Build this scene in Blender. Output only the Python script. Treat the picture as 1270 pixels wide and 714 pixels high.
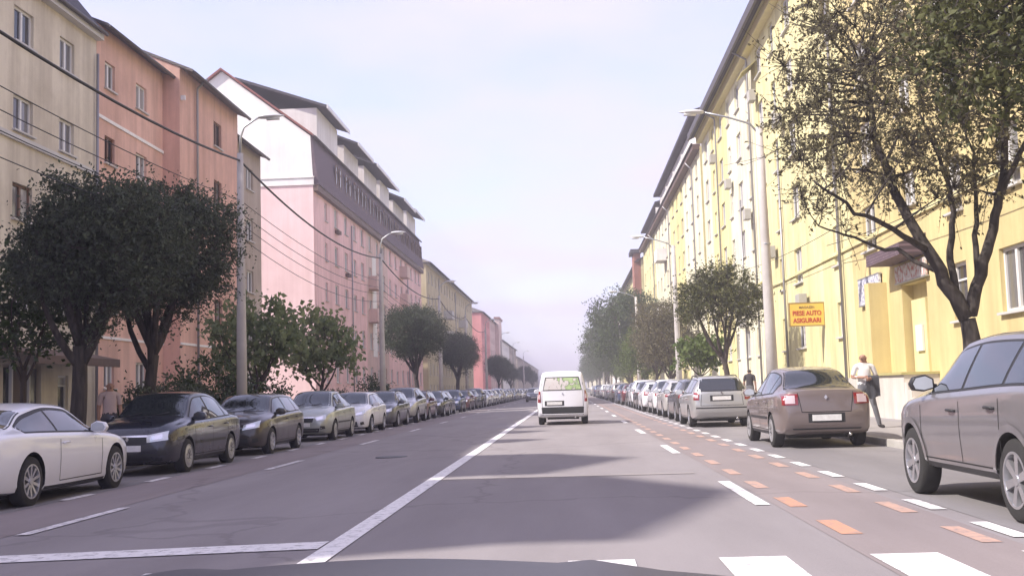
import bpy, bmesh, math, random
import numpy as np
from mathutils import Matrix, Vector, Euler

for o in list(bpy.data.objects):
    bpy.data.objects.remove(o)
sc = bpy.context.scene
COL = sc.collection
RAD = math.radians

# ------------------------------------------------------------------ camera
CAM_H, FPX, PW, PH = 1.22, 1390.0, 1270.0, 714.0
YAW, PITCH, ROLL = RAD(2.756), RAD(5.222), 0.030      # left of the road axis, up, anticlockwise picture
_r = Vector((math.cos(YAW), math.sin(YAW), 0))
_F = Vector((-math.sin(YAW)*math.cos(PITCH), math.cos(YAW)*math.cos(PITCH), math.sin(PITCH)))
_U = _r.cross(_F)
_c, _s = math.cos(ROLL), math.sin(ROLL)
CR, CU, CF = _c*_r - _s*_U, _s*_r + _c*_U, _F
CP = Vector((0, 0, CAM_H))
cam = bpy.data.cameras.new('camera'); camo = bpy.data.objects.new('camera', cam); COL.objects.link(camo)
camo.matrix_world = Matrix(((CR.x, CU.x, -CF.x, CP.x), (CR.y, CU.y, -CF.y, CP.y), (CR.z, CU.z, -CF.z, CP.z), (0, 0, 0, 1)))
cam.sensor_width = 36; cam.lens = 36*FPX/PW; cam.clip_start = 0.05; cam.clip_end = 9000
sc.camera = camo

def ray(x, y): return (x-PW/2)/FPX*CR - (y-PH/2)/FPX*CU + CF
def on_x(x, y, X):
    d = ray(x, y); return CP + d*(X/d.x)
def on_y(x, y, Y):
    d = ray(x, y); return CP + d*(Y/d.y)
def on_z(x, y, Z=0.0):
    d = ray(x, y); return CP + d*((Z-CAM_H)/d.z)

# ------------------------------------------------------------------ light
SUN_DIR = Vector((1.0, 0.45, -1.034)).normalized()       # travel direction of the light
SUN_EL = math.asin(-SUN_DIR.z)
SUN_AZ = math.atan2(-SUN_DIR.x, -SUN_DIR.y)              # clockwise from +Y
EXPOSURE = 1.55
sun = bpy.data.lights.new('sun', 'SUN'); suno = bpy.data.objects.new('sun', sun); COL.objects.link(suno)
sun.energy = 2.5; sun.angle = RAD(0.9); sun.color = (1.0, 0.93, 0.86)
suno.rotation_euler = (-SUN_DIR).to_track_quat('Z', 'Y').to_euler()
suno.location = (-40, -20, 60)

w = bpy.data.worlds.new('World'); sc.world = w; w.use_nodes = True
nt = w.node_tree; nt.nodes.clear()
def wn(t, **k):
    n = nt.nodes.new(t)
    for a, b in k.items(): setattr(n, a, b)
    return n
wo = wn('ShaderNodeOutputWorld'); bg = wn('ShaderNodeBackground')
sky = wn('ShaderNodeTexSky', sky_type='NISHITA', sun_disc=False)
sky.sun_elevation = SUN_EL; sky.sun_rotation = SUN_AZ
sky.air_density = 1.0; sky.dust_density = 1.0; sky.ozone_density = 1.2
# thin, milky cloud layer: laid out on a plane high above the street
tc = wn('ShaderNodeTexCoord'); sx = wn('ShaderNodeSeparateXYZ')
nt.links.new(tc.outputs['Generated'], sx.inputs[0])
zc = wn('ShaderNodeMath', operation='MAXIMUM'); zc.inputs[1].default_value = 0.0
nt.links.new(sx.outputs['Z'], zc.inputs[0])
zp = wn('ShaderNodeMath', operation='ADD'); zp.inputs[1].default_value = 0.12
nt.links.new(zc.outputs[0], zp.inputs[0])
cx = wn('ShaderNodeMath', operation='DIVIDE'); cy = wn('ShaderNodeMath', operation='DIVIDE')
nt.links.new(sx.outputs['X'], cx.inputs[0]); nt.links.new(zp.outputs[0], cx.inputs[1])
nt.links.new(sx.outputs['Y'], cy.inputs[0]); nt.links.new(zp.outputs[0], cy.inputs[1])
cb = wn('ShaderNodeCombineXYZ')
nt.links.new(cx.outputs[0], cb.inputs[0]); nt.links.new(cy.outputs[0], cb.inputs[1])
noi = wn('ShaderNodeTexNoise'); noi.inputs['Scale'].default_value = 0.9; noi.inputs['Detail'].default_value = 5
noi.inputs['Roughness'].default_value = 0.5
nt.links.new(cb.outputs[0], noi.inputs['Vector'])
cr = wn('ShaderNodeValToRGB'); cr.color_ramp.elements[0].position = 0.38; cr.color_ramp.elements[1].position = 0.62
cr.color_ramp.elements[0].color = (0.50, 0.50, 0.50, 1); cr.color_ramp.elements[1].color = (0.97, 0.97, 0.97, 1)
nt.links.new(noi.outputs['Fac'], cr.inputs[0])
mix = wn('ShaderNodeMix', data_type='RGBA')
nt.links.new(cr.outputs[0], mix.inputs['Factor']); nt.links.new(sky.outputs[0], mix.inputs['A'])
CLOUD = (3.45, 3.2, 4.65, 1)
mix.inputs['B'].default_value = CLOUD
nt.links.new(mix.outputs['Result'], bg.inputs['Color'])
bg.inputs['Strength'].default_value = 0.1
nt.links.new(bg.outputs[0], wo.inputs[0])

vs = sc.view_settings
vs.view_transform = 'Standard'; vs.look = 'None'; vs.exposure = EXPOSURE; vs.gamma = 1.0; vs.use_curve_mapping = False
sc.cycles.max_bounces = 6; sc.cycles.diffuse_bounces = 3; sc.cycles.glossy_bounces = 3
sc.cycles.transmission_bounces = 4; sc.cycles.transparent_max_bounces = 8; sc.cycles.volume_bounces = 0
sc.cycles.sample_clamp_indirect = 6.0

# ------------------------------------------------------------------ materials
def _mat(name):
    m = bpy.data.materials.new(name); m.use_nodes = True
    n = m.node_tree; b = n.nodes['Principled BSDF']
    return m, n, b
def setp(b, **k):
    for a, v in k.items():
        b.inputs[a.replace('_', ' ')].default_value = v
def plain(name, col, rough=0.6, metal=0.0, coat=0.0, spec=0.5, noise=0.0, nscale=20.0):
    m, n, b = _mat(name)
    setp(b, Base_Color=(*col, 1), Roughness=rough, Metallic=metal, Coat_Weight=coat)
    b.inputs['Specular IOR Level'].default_value = spec
    if noise:
        t = n.nodes.new('ShaderNodeTexCoord'); x = n.nodes.new('ShaderNodeTexNoise'); x.inputs['Scale'].default_value = nscale
        x.inputs['Detail'].default_value = 6
        r = n.nodes.new('ShaderNodeMix'); r.data_type = 'RGBA'
        r.inputs['A'].default_value = (*[c*(1-noise) for c in col], 1); r.inputs['B'].default_value = (*[min(1, c*(1+noise)) for c in col], 1)
        n.links.new(t.outputs['Object'], x.inputs['Vector']); n.links.new(x.outputs['Fac'], r.inputs['Factor'])
        n.links.new(r.outputs['Result'], b.inputs['Base Color'])
    return m
def stucco(name, col, dirt=0.25, seed=0.0, streak=0.5):
    """rendered wall: broad tonal patches, rain streaks, fine grain"""
    m, n, b = _mat(name)
    setp(b, Roughness=0.92); b.inputs['Specular IOR Level'].default_value = 0.2
    g = n.nodes.new('ShaderNodeNewGeometry')
    mp = n.nodes.new('ShaderNodeMapping'); mp.inputs['Scale'].default_value = (1.6, 1.6, 0.10); mp.inputs['Location'].default_value = (seed, seed, seed)
    n.links.new(g.outputs['Position'], mp.inputs['Vector'])
    a = n.nodes.new('ShaderNodeTexNoise'); a.inputs['Scale'].default_value = 1.0; a.inputs['Detail'].default_value = 7; a.inputs['Roughness'].default_value = .65
    n.links.new(mp.outputs[0], a.inputs['Vector'])
    c = n.nodes.new('ShaderNodeTexNoise'); c.inputs['Scale'].default_value = 0.35; c.inputs['Detail'].default_value = 8; c.inputs['Roughness'].default_value = .7
    n.links.new(g.outputs['Position'], c.inputs['Vector'])
    mm = n.nodes.new('ShaderNodeMath'); mm.operation = 'MULTIPLY'
    n.links.new(a.outputs['Fac'], mm.inputs[0]); n.links.new(c.outputs['Fac'], mm.inputs[1])
    r = n.nodes.new('ShaderNodeValToRGB'); r.color_ramp.elements[0].position = 0.14; r.color_ramp.elements[1].position = 0.34
    d = tuple(x*(1-dirt)*k for x, k in zip(col, (1.0, .97, .95)))
    r.color_ramp.elements[0].color = (*d, 1); r.color_ramp.elements[1].color = (*col, 1)
    n.links.new(mm.outputs[0], r.inputs[0]); n.links.new(r.outputs[0], b.inputs['Base Color'])
    f = n.nodes.new('ShaderNodeTexNoise'); f.inputs['Scale'].default_value = 35; f.inputs['Detail'].default_value = 4
    n.links.new(g.outputs['Position'], f.inputs['Vector'])
    bu = n.nodes.new('ShaderNodeBump'); bu.inputs['Strength'].default_value = .25; bu.inputs['Distance'].default_value = .02
    n.links.new(f.outputs['Fac'], bu.inputs['Height']); n.links.new(bu.outputs[0], b.inputs['Normal'])
    return m
def rooftile(name, col, col2):
    m, n, b = _mat(name); setp(b, Roughness=0.8)
    g = n.nodes.new('ShaderNodeNewGeometry')
    br = n.nodes.new('ShaderNodeTexBrick'); br.inputs['Scale'].default_value = 3.0; br.inputs['Mortar Size'].default_value = .03
    br.inputs['Color1'].default_value = (*col, 1); br.inputs['Color2'].default_value = (*col2, 1); br.inputs['Mortar'].default_value = (*[c*.45 for c in col], 1)
    sp = n.nodes.new('ShaderNodeSeparateXYZ'); cm = n.nodes.new('ShaderNodeCombineXYZ')
    n.links.new(g.outputs['Position'], sp.inputs[0]); n.links.new(sp.outputs['Y'], cm.inputs[0]); n.links.new(sp.outputs['Z'], cm.inputs[1])
    n.links.new(cm.outputs[0], br.inputs['Vector']); n.links.new(br.outputs['Color'], b.inputs['Base Color'])
    bu = n.nodes.new('ShaderNodeBump'); bu.inputs['Strength'].default_value = .6; bu.inputs['Distance'].default_value = .03
    n.links.new(br.outputs['Fac'], bu.inputs['Height']); bu.invert = True; n.links.new(bu.outputs[0], b.inputs['Normal'])
    return m
def asphalt(name, c0, c1, seed=0.0, warm=None):
    m, n, b = _mat(name); setp(b, Roughness=0.88); b.inputs['Specular IOR Level'].default_value = .3
    g = n.nodes.new('ShaderNodeNewGeometry')
    mp = n.nodes.new('ShaderNodeMapping'); mp.inputs['Scale'].default_value = (1.0, .16, 1); mp.inputs['Location'].default_value = (seed, seed*3, 0)
    n.links.new(g.outputs['Position'], mp.inputs['Vector'])
    a = n.nodes.new('ShaderNodeTexNoise'); a.inputs['Scale'].default_value = .8; a.inputs['Detail'].default_value = 6; a.inputs['Roughness'].default_value = .6
    n.links.new(mp.outputs[0], a.inputs['Vector'])
    f = n.nodes.new('ShaderNodeTexNoise'); f.inputs['Scale'].default_value = 45; f.inputs['Detail'].default_value = 5; f.inputs['Roughness'].default_value = .75
    n.links.new(g.outputs['Position'], f.inputs['Vector'])
    s = n.nodes.new('ShaderNodeMath'); s.operation = 'MULTIPLY_ADD'; s.inputs[1].default_value = .55
    n.links.new(f.outputs['Fac'], s.inputs[0])
    n.links.new(a.outputs['Fac'], s.inputs[2])
    r = n.nodes.new('ShaderNodeValToRGB'); r.color_ramp.elements[0].position = .45; r.color_ramp.elements[1].position = .95
    r.color_ramp.elements[0].color = (*c0, 1); r.color_ramp.elements[1].color = (*c1, 1)
    n.links.new(s.outputs[0], r.inputs[0])
    # sealed cracks and patches
    v = n.nodes.new('ShaderNodeTexVoronoi'); v.feature = 'DISTANCE_TO_EDGE'; v.inputs['Scale'].default_value = .13
    wv = n.nodes.new('ShaderNodeTexNoise'); wv.inputs['Scale'].default_value = 1.3; wv.inputs['Detail'].default_value = 4
    n.links.new(g.outputs['Position'], wv.inputs['Vector'])
    ad = n.nodes.new('ShaderNodeVectorMath'); ad.operation = 'MULTIPLY_ADD'; ad.inputs[1].default_value = (1.2, 1.2, 0)
    n.links.new(wv.outputs['Color'], ad.inputs[0]); n.links.new(g.outputs['Position'], ad.inputs[2]); n.links.new(ad.outputs[0], v.inputs['Vector'])
    lt = n.nodes.new('ShaderNodeMapRange'); lt.inputs['From Min'].default_value = .002; lt.inputs['From Max'].default_value = .008
    lt.inputs['To Min'].default_value = .84; lt.inputs['To Max'].default_value = 1.0
    n.links.new(v.outputs['Distance'], lt.inputs['Value'])
    mu = n.nodes.new('ShaderNodeVectorMath'); mu.operation = 'SCALE'
    n.links.new(r.outputs[0], mu.inputs[0]); n.links.new(lt.outputs[0], mu.inputs['Scale'])
    n.links.new(mu.outputs[0], b.inputs['Base Color'])
    bu = n.nodes.new('ShaderNodeBump'); bu.inputs['Strength'].default_value = .35; bu.inputs['Distance'].default_value = .01
    n.links.new(f.outputs['Fac'], bu.inputs['Height']); n.links.new(bu.outputs[0], b.inputs['Normal'])
    return m
def worn_paint(name, col, wear=.5, under=(.225, .208, .21)):
    """road paint with gaps worn through to the asphalt"""
    m, n, b = _mat(name); setp(b, Roughness=.7)
    g = n.nodes.new('ShaderNodeNewGeometry')
    a = n.nodes.new('ShaderNodeTexNoise'); a.inputs['Scale'].default_value = 9; a.inputs['Detail'].default_value = 8; a.inputs['Roughness'].default_value = .75
    n.links.new(g.outputs['Position'], a.inputs['Vector'])
    r = n.nodes.new('ShaderNodeValToRGB'); r.color_ramp.elements[0].position = wear-.12; r.color_ramp.elements[1].position = wear+.06
    r.color_ramp.elements[0].color = (*under, 1); r.color_ramp.elements[1].color = (*col, 1)
    n.links.new(a.outputs['Fac'], r.inputs[0]); n.links.new(r.outputs[0], b.inputs['Base Color'])
    return m
def leafmat(name, dark, light, trans=.35):
    m, n, b = _mat(name); setp(b, Roughness=.55); b.inputs['Specular IOR Level'].default_value = .35
    at = n.nodes.new('ShaderNodeAttribute'); at.attribute_name = 'tone'
    r = n.nodes.new('ShaderNodeMix'); r.data_type = 'RGBA'
    r.inputs['A'].default_value = (*dark, 1); r.inputs['B'].default_value = (*light, 1)
    n.links.new(at.outputs['Fac'], r.inputs['Factor']); n.links.new(r.outputs['Result'], b.inputs['Base Color'])
    t = n.nodes.new('ShaderNodeBsdfTranslucent'); n.links.new(r.outputs['Result'], t.inputs['Color'])
    mx = n.nodes.new('ShaderNodeMixShader'); mx.inputs[0].default_value = trans
    n.links.new(b.outputs[0], mx.inputs[1]); n.links.new(t.outputs[0], mx.inputs[2])
    n.links.new(mx.outputs[0], n.nodes['Material Output'].inputs['Surface'])
    return m
def bark(name, c):
    m, n, b = _mat(name); setp(b, Roughness=.95)
    t = n.nodes.new('ShaderNodeTexCoord'); mp = n.nodes.new('ShaderNodeMapping'); mp.inputs['Scale'].default_value = (14, 14, 2.5)
    n.links.new(t.outputs['Object'], mp.inputs['Vector'])
    a = n.nodes.new('ShaderNodeTexNoise'); a.inputs['Scale'].default_value = 1; a.inputs['Detail'].default_value = 6
    n.links.new(mp.outputs[0], a.inputs['Vector'])
    r = n.nodes.new('ShaderNodeValToRGB'); r.color_ramp.elements[0].position = .35; r.color_ramp.elements[1].position = .7
    r.color_ramp.elements[0].color = (*[x*.55 for x in c], 1); r.color_ramp.elements[1].color = (*[x*1.3 for x in c], 1)
    n.links.new(a.outputs['Fac'], r.inputs[0]); n.links.new(r.outputs[0], b.inputs['Base Color'])
    bu = n.nodes.new('ShaderNodeBump'); bu.inputs['Strength'].default_value = .8; bu.inputs['Distance'].default_value = .03
    n.links.new(a.outputs['Fac'], bu.inputs['Height']); n.links.new(bu.outputs[0], b.inputs['Normal'])
    return m
def curtain_glass(name, lo, hi):
    """window pane: dark room behind some panes, pale curtain behind others"""
    m, n, b = _mat(name); setp(b, Roughness=.06); b.inputs['Specular IOR Level'].default_value = .7
    oi = n.nodes.new('ShaderNodeObjectInfo')
    r = n.nodes.new('ShaderNodeValToRGB'); r.color_ramp.elements[0].position = .25; r.color_ramp.elements[1].position = .95
    r.color_ramp.elements[0].color = (*lo, 1); r.color_ramp.elements[1].color = (*hi, 1)
    n.links.new(oi.outputs['Random'], r.inputs[0])
    t = n.nodes.new('ShaderNodeTexCoord'); wv = n.nodes.new('ShaderNodeTexWave'); wv.inputs['Scale'].default_value = 4.5; wv.inputs['Distortion'].default_value = 3
    wv.inputs['Detail'].default_value = 2
    n.links.new(t.outputs['Object'], wv.inputs['Vector'])
    mr = n.nodes.new('ShaderNodeMapRange'); mr.inputs['To Min'].default_value = .6; mr.inputs['To Max'].default_value = 1.1
    n.links.new(wv.outputs['Fac'], mr.inputs['Value'])
    mu = n.nodes.new('ShaderNodeVectorMath'); mu.operation = 'SCALE'
    n.links.new(r.outputs[0], mu.inputs[0]); n.links.new(mr.outputs[0], mu.inputs['Scale']); n.links.new(mu.outputs[0], b.inputs['Base Color'])
    return m
def carpaint(name, col, metal=.35, rough=.32):
    m, n, b = _mat(name)
    setp(b, Base_Color=(*col, 1), Metallic=metal, Roughness=rough, Coat_Weight=.8, Coat_Roughness=.06)
    t = n.nodes.new('ShaderNodeTexCoord'); a = n.nodes.new('ShaderNodeTexNoise'); a.inputs['Scale'].default_value = 2.2; a.inputs['Detail'].default_value = 6
    n.links.new(t.outputs['Object'], a.inputs['Vector'])
    mr = n.nodes.new('ShaderNodeMapRange'); mr.inputs['To Min'].default_value = rough-.08; mr.inputs['To Max'].default_value = rough+.16
    n.links.new(a.outputs['Fac'], mr.inputs['Value']); n.links.new(mr.outputs[0], b.inputs['Roughness'])
    # road dust low on the body
    sp = n.nodes.new('ShaderNodeSeparateXYZ'); n.links.new(t.outputs['Object'], sp.inputs[0])
    d = n.nodes.new('ShaderNodeMapRange'); d.inputs['From Min'].default_value = .75; d.inputs['From Max'].default_value = .25
    d.inputs['To Min'].default_value = 0; d.inputs['To Max'].default_value = .22
    n.links.new(sp.outputs['Z'], d.inputs['Value'])
    ml = n.nodes.new('ShaderNodeMath'); ml.operation = 'MULTIPLY'; n.links.new(d.outputs[0], ml.inputs[0]); n.links.new(a.outputs['Fac'], ml.inputs[1])
    r = n.nodes.new('ShaderNodeMix'); r.data_type = 'RGBA'; r.inputs['A'].default_value = (*col, 1); r.inputs['B'].default_value = (.24, .21, .19, 1)
    n.links.new(ml.outputs[0], r.inputs['Factor']); n.links.new(r.outputs['Result'], b.inputs['Base Color'])
    return m

# ------------------------------------------------------------------ mesh helpers
class MB:
    def __init__(s): s.v = []; s.f = []; s.m = []
    def quad(s, a, b, c, d, mi=0):
        i = len(s.v); s.v += [tuple(a), tuple(b), tuple(c), tuple(d)]; s.f.append((i, i+1, i+2, i+3)); s.m.append(mi)
    def poly(s, pts, mi=0):
        i = len(s.v); s.v += [tuple(p) for p in pts]; s.f.append(tuple(range(i, i+len(pts)))); s.m.append(mi)
    def box(s, x0, x1, y0, y1, z0, z1, mi=0):
        i = len(s.v)
        s.v += [(x0, y0, z0), (x1, y0, z0), (x1, y1, z0), (x0, y1, z0), (x0, y0, z1), (x1, y0, z1), (x1, y1, z1), (x0, y1, z1)]
        for q in ((0, 3, 2, 1), (4, 5, 6, 7), (0, 1, 5, 4), (1, 2, 6, 5), (2, 3, 7, 6), (3, 0, 4, 7)):
            s.f.append(tuple(i+k for k in q)); s.m.append(mi)
    def prism(s, pts, axis, a0, a1, mi=0):
        """extrude a polygon (2-D) along an axis; axis 'y': pts are (x,z); 'x': (y,z); 'z': (x,y)"""
        def P(p, a): return {'y': (p[0], a, p[1]), 'x': (a, p[0], p[1]), 'z': (p[0], p[1], a)}[axis]
        n = len(pts); i = len(s.v)
        s.v += [P(p, a0) for p in pts] + [P(p, a1) for p in pts]
        s.f.append(tuple(i+k for k in range(n))[::-1]); s.m.append(mi)
        s.f.append(tuple(i+n+k for k in range(n))); s.m.append(mi)
        for k in range(n):
            q = (k+1) % n; s.f.append((i+k, i+q, i+n+q, i+n+k)); s.m.append(mi)
    def tube(s, pts, rad, n=8, mi=0, cap=True):
        pts = [Vector(p) for p in pts]
        if not hasattr(rad, '__len__'): rad = [rad]*len(pts)
        i0 = len(s.v)
        prev = None
        for k, p in enumerate(pts):
            d = (pts[min(k+1, len(pts)-1)]-pts[max(k-1, 0)]).normalized()
            if prev is None:
                ref = Vector((0, 0, 1)) if abs(d.z) < .9 else Vector((1, 0, 0))
                a = d.cross(ref).normalized()
            else:
                a = (prev - d*prev.dot(d)).normalized()
            prev = a; b = d.cross(a)
            for j in range(n):
                t = 2*math.pi*j/n
                s.v.append(tuple(p + (a*math.cos(t)+b*math.sin(t))*rad[k]))
        for k in range(len(pts)-1):
            for j in range(n):
                j2 = (j+1) % n
                s.f.append((i0+k*n+j, i0+k*n+j2, i0+(k+1)*n+j2, i0+(k+1)*n+j)); s.m.append(mi)
        if cap:
            s.f.append(tuple(i0+j for j in range(n))[::-1]); s.m.append(mi)
            s.f.append(tuple(i0+(len(pts)-1)*n+j for j in range(n))); s.m.append(mi)
    def mesh(s, name, mats, smooth=False, fix=True):
        me = bpy.data.meshes.new(name); me.from_pydata(s.v, [], s.f)
        for m in (mats if isinstance(mats, (list, tuple)) else [mats]): me.materials.append(m)
        if any(s.m): me.polygons.foreach_set('material_index', s.m)
        weld = smooth and len(s.v) < 15000
        if fix or weld:
            bm = bmesh.new(); bm.from_mesh(me)
            if weld: bmesh.ops.remove_doubles(bm, verts=bm.verts, dist=2e-5)
            bmesh.ops.recalc_face_normals(bm, faces=bm.faces); bm.to_mesh(me); bm.free()
        if smooth: me.polygons.foreach_set('use_smooth', [True]*len(me.polygons))
        me.update(); return me
    def obj(s, name, mats, parent=None, smooth=False, fix=True, loc=None):
        return link(name, s.mesh(name, mats, smooth, fix), parent, loc)
def link(name, me, parent=None, loc=None, rz=None):
    o = bpy.data.objects.new(name, me); COL.objects.link(o)
    if parent: o.parent = parent
    if loc is not None: o.location = loc
    if rz is not None: o.rotation_euler = (0, 0, rz)
    return o
def thing(name, label, cat, loc=(0, 0, 0), rz=0.0, group=None):
    o = link(name, None, None, loc, rz); tag(o, label, cat, group); return o
def tag(o, label, cat, group=None):
    o['label'] = label; o['category'] = cat
    if group: o['group'] = group
    return o
def kind(o, k): o['kind'] = k; return o
def copy_tree(o, parent=None):
    c = o.copy(); COL.objects.link(c); c.parent = parent
    for ch in o.children: copy_tree(ch, c)
    return c
def bevel(me, wd, seg=2, ang=30):
    bm = bmesh.new(); bm.from_mesh(me)
    bmesh.ops.remove_doubles(bm, verts=bm.verts, dist=1e-4)
    es = [e for e in bm.edges if len(e.link_faces) == 2 and e.calc_face_angle() > RAD(ang)]
    bmesh.ops.bevel(bm, geom=es, offset=wd, segments=seg, affect='EDGES', profile=.6)
    bm.to_mesh(me); bm.free(); return me

M = {}
M['road'] = asphalt('road_asphalt', (.206, .187, .190), (.294, .269, .272))
M['bike'] = asphalt('bike_lane_asphalt', (.195, .165, .163), (.28, .242, .24), 3.3)
M['park'] = asphalt('parking_asphalt', (.16, .150, .155), (.25, .235, .238), 7.1)
M['pave'] = asphalt('pavement_asphalt', (.22, .205, .20), (.33, .31, .30), 5.0)
M['ground'] = plain('dry_ground', (.14, .13, .09), .95, noise=.35, nscale=.3)
M['kerb'] = plain('kerb_concrete', (.42, .40, .37), .9, noise=.25, nscale=4)
M['white_paint'] = worn_paint('white_road_paint', (.80, .78, .77), .435)
M['white_worn'] = worn_paint('worn_white_road_paint', (.72, .69, .69), .47)
M['orange_paint'] = worn_paint('orange_road_paint', (.54, .28, .18), .46, (.255, .217, .21))
M['orange_faint'] = worn_paint('faded_orange_road_paint', (.50, .32, .25), .47, (.255, .217, .21))
M['pale_patch'] = asphalt('pale_patch', (.24, .215, .21), (.34, .31, .305), 9.0)
M['frame'] = plain('white_window_frame', (.72, .70, .67), .5)
M['frame_brown'] = plain('brown_window_frame', (.16, .085, .05), .6)
M['pane'] = curtain_glass('window_glass', (.02, .022, .026), (.40, .385, .365))
M['pane_dark'] = curtain_glass('dark_window_glass', (.012, .013, .016), (.09, .09, .10))
M['sill'] = plain('window_sill', (.55, .53, .50), .7)
M['gutter'] = plain('dark_gutter', (.06, .048, .045), .5)
M['pipe'] = plain('zinc_downpipe', (.30, .29, .30), .45, metal=.4)
M['metal_grey'] = plain('galvanised_metal', (.42, .43, .44), .4, metal=.6, noise=.15, nscale=8)
M['concrete'] = plain('pole_concrete', (.48, .45, .43), .9, noise=.22, nscale=3)
M['dark_metal'] = plain('dark_metal', (.05, .05, .055), .5)
M['cable'] = plain('black_cable', (.025, .025, .028), .6)
M['slate'] = rooftile('purple_brown_shingles', (.13, .085, .105), (.175, .12, .14))
M['red_tile'] = rooftile('red_roof_tiles', (.32, .10, .075), (.24, .07, .055))
M['grey_tile'] = rooftile('grey_roof_tiles', (.13, .115, .11), (.19, .165, .15))
M['dark_tile'] = rooftile('dark_slate_roof', (.05, .045, .055), (.075, .065, .08))
M['bark'] = bark('grey_bark', (.085, .065, .055))
M['bark_dark'] = bark('dark_bark', (.065, .053, .047))
# ================================================================== THE GROUND
rnd = random.Random(7)
XK_L, XK_R = -9.08, 5.75            # kerb lines
def gz(x): return min(0.0, .02*(x+1.95))   # the shaded half of the road falls towards its kerb
LZ = gz(XK_L)
XL, XR = -17.3, 9.9                 # building lines
b = MB()
xs = [-3000, -60, 60, 3000]; ys = [-300, 0, 700, 4500]
for i in range(3):
    for j in range(3):
        b.quad((xs[i], ys[j], -.30), (xs[i+1], ys[j], -.30), (xs[i+1], ys[j+1], -.30), (xs[i], ys[j+1], -.30))
kind(b.obj('ground', M['ground']), 'structure')
b = MB()
for xa, xc in ((XK_L-.02, -1.95), (-1.95, XK_R+.02)): b.quad((xa, -40, gz(xa)), (xc, -40, gz(xc)), (xc, 900, gz(xc)), (xa, 900, gz(xa)))
road = kind(b.obj('road', M['road']), 'structure')
def strip(name, x0, x1, y0, y1, z, mat, parent=road):
    b = MB(); a, c = z+gz(x0), z+gz(x1); b.quad((x0, y0, a), (x1, y0, c), (x1, y1, c), (x0, y1, a)); return b.obj(name, mat, parent)
strip('bike_lane', 2.02, 3.25, -40, 900, .004, M['bike'])
strip('bike_lane', -6.95, -5.62, -40, 900, .004, M['bike'])
strip('parking_bay', 3.5, XK_R, -40, 900, .004, M['park'])
strip('parking_bay', XK_L, -7.0, -40, 900, .004, M['park'])
# centre line: two worn passes of the paint machine
strip('centre_line', -2.04, -1.84, 8.1, 600, .008, M['white_paint'])
# dashes of one length share a mesh
def dash_mesh(w, l, mat):
    b = MB(); b.quad((-w/2, 0, 0), (w/2, 0, 0), (w/2, l, 0), (-w/2, l, 0)); return b.mesh('dash', mat)
lane_d = dash_mesh(.15, 2.9, M['white_paint']); lane_dw = dash_mesh(.14, 2.6, M['white_worn'])
for k in range(16): link('lane_dash', lane_d, road, (1.9, 11.5+9.05*k, .008))
for k in range(15): link('lane_dash', lane_dw, road, (-5.48, 11.05+9.1*k, .0105+gz(-5.48)))
park_d = dash_mesh(.15, .95, M['white_paint']); park_w = dash_mesh(.15, .95, M['white_worn'])
for k in range(60): link('bay_dash', park_d if rnd.random() < .6 else park_w, road, (3.39, 6.85+1.94*k, .009))
org = dash_mesh(.17, .95, M['orange_paint']); orf = dash_mesh(.15, .95, M['orange_faint'])
for k in range(38):
    link('bike_dash', org if k < 3 else orf, road, (2.21, 7.1+2.08*k, .0085))
    link('bike_dash', orf, road, (3.07, 6.55+2.0*k, .0085))
for k in range(30): link('bay_dash', park_w, road, (-6.97, 9.0+3.1*k, .0115+gz(-6.97)))
# stop bar and zebra bars
strip('stop_bar', -8.9, -2.06, 9.05, 9.5, .008, M['white_paint'])
strip('stop_bar', -1.83, 1.7, 15.8, 16.05, .006, M['pale_patch'])
for x in (-5.2, -4.15, -3.1, -1.08, -.05, 1.01, 2.06, 3.1, 4.1):
    strip('zebra_bar', x, x+.47, 4.9, 8.1, .009, M['white_paint'])
# pale repair strips in the asphalt
for x0, x1, y0, y1 in ((-3.3, 1.6, 51, 52.2), (-1.8, 1.7, 62, 63.5)):
    strip('asphalt_patch', x0, x1, y0, y1, .0065, M['pale_patch'])
# manhole covers
for x, y in ((-3.6, 22.5), (.35, 46)):
    b = MB(); n = 24
    zz = gz(x); b.prism([(x+.32*math.cos(2*math.pi*k/n), y+.32*math.sin(2*math.pi*k/n)) for k in range(n)], 'z', zz+.001, zz+.012)
    b.obj('manhole_cover', M['dark_metal'], road)

def pavement(x0, x1, nm, dz=0.0):
    b = MB(); b.box(x0, x1, -40, 700, -.28, .125+dz); return kind(b.obj(nm, M['pave']), 'structure')
pv_r = pavement(XK_R+.14, XR+14, 'pavement_right'); pv_l = pavement(XL-16, XK_L-.14, 'pavement_left', LZ)
b = MB(); b.box(-.066, .066, 0, .985, -.1, .137); ks = bevel(b.mesh('kerb_stone', M['kerb']), .015, 2)
for k in range(56):
    for xx, pp, dz in ((XK_R+.07, pv_r, 0), (XK_L-.07, pv_l, LZ)):
        link('kerb_stone', ks, pp, (xx + rnd.uniform(-.004, .004), 6+k, dz+rnd.uniform(-.006, .004)))
for xx, pp, dz in ((XK_R+.07, pv_r, 0), (XK_L-.07, pv_l, LZ)):
    b = MB(); b.box(xx-.066, xx+.066, -40, 5.985, -.2, .136+dz); b.box(xx-.066, xx+.066, 62, 700, -.2, .136+dz)
    kind(b.obj('kerb_run', M['kerb'], pp), 'stuff')
# planted bed along the left pavement
b = MB(); b.box(-12.2, -9.6, 14, 130, LZ+.1, LZ+.15); kind(b.obj('verge', M['ground']), 'structure')

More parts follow.
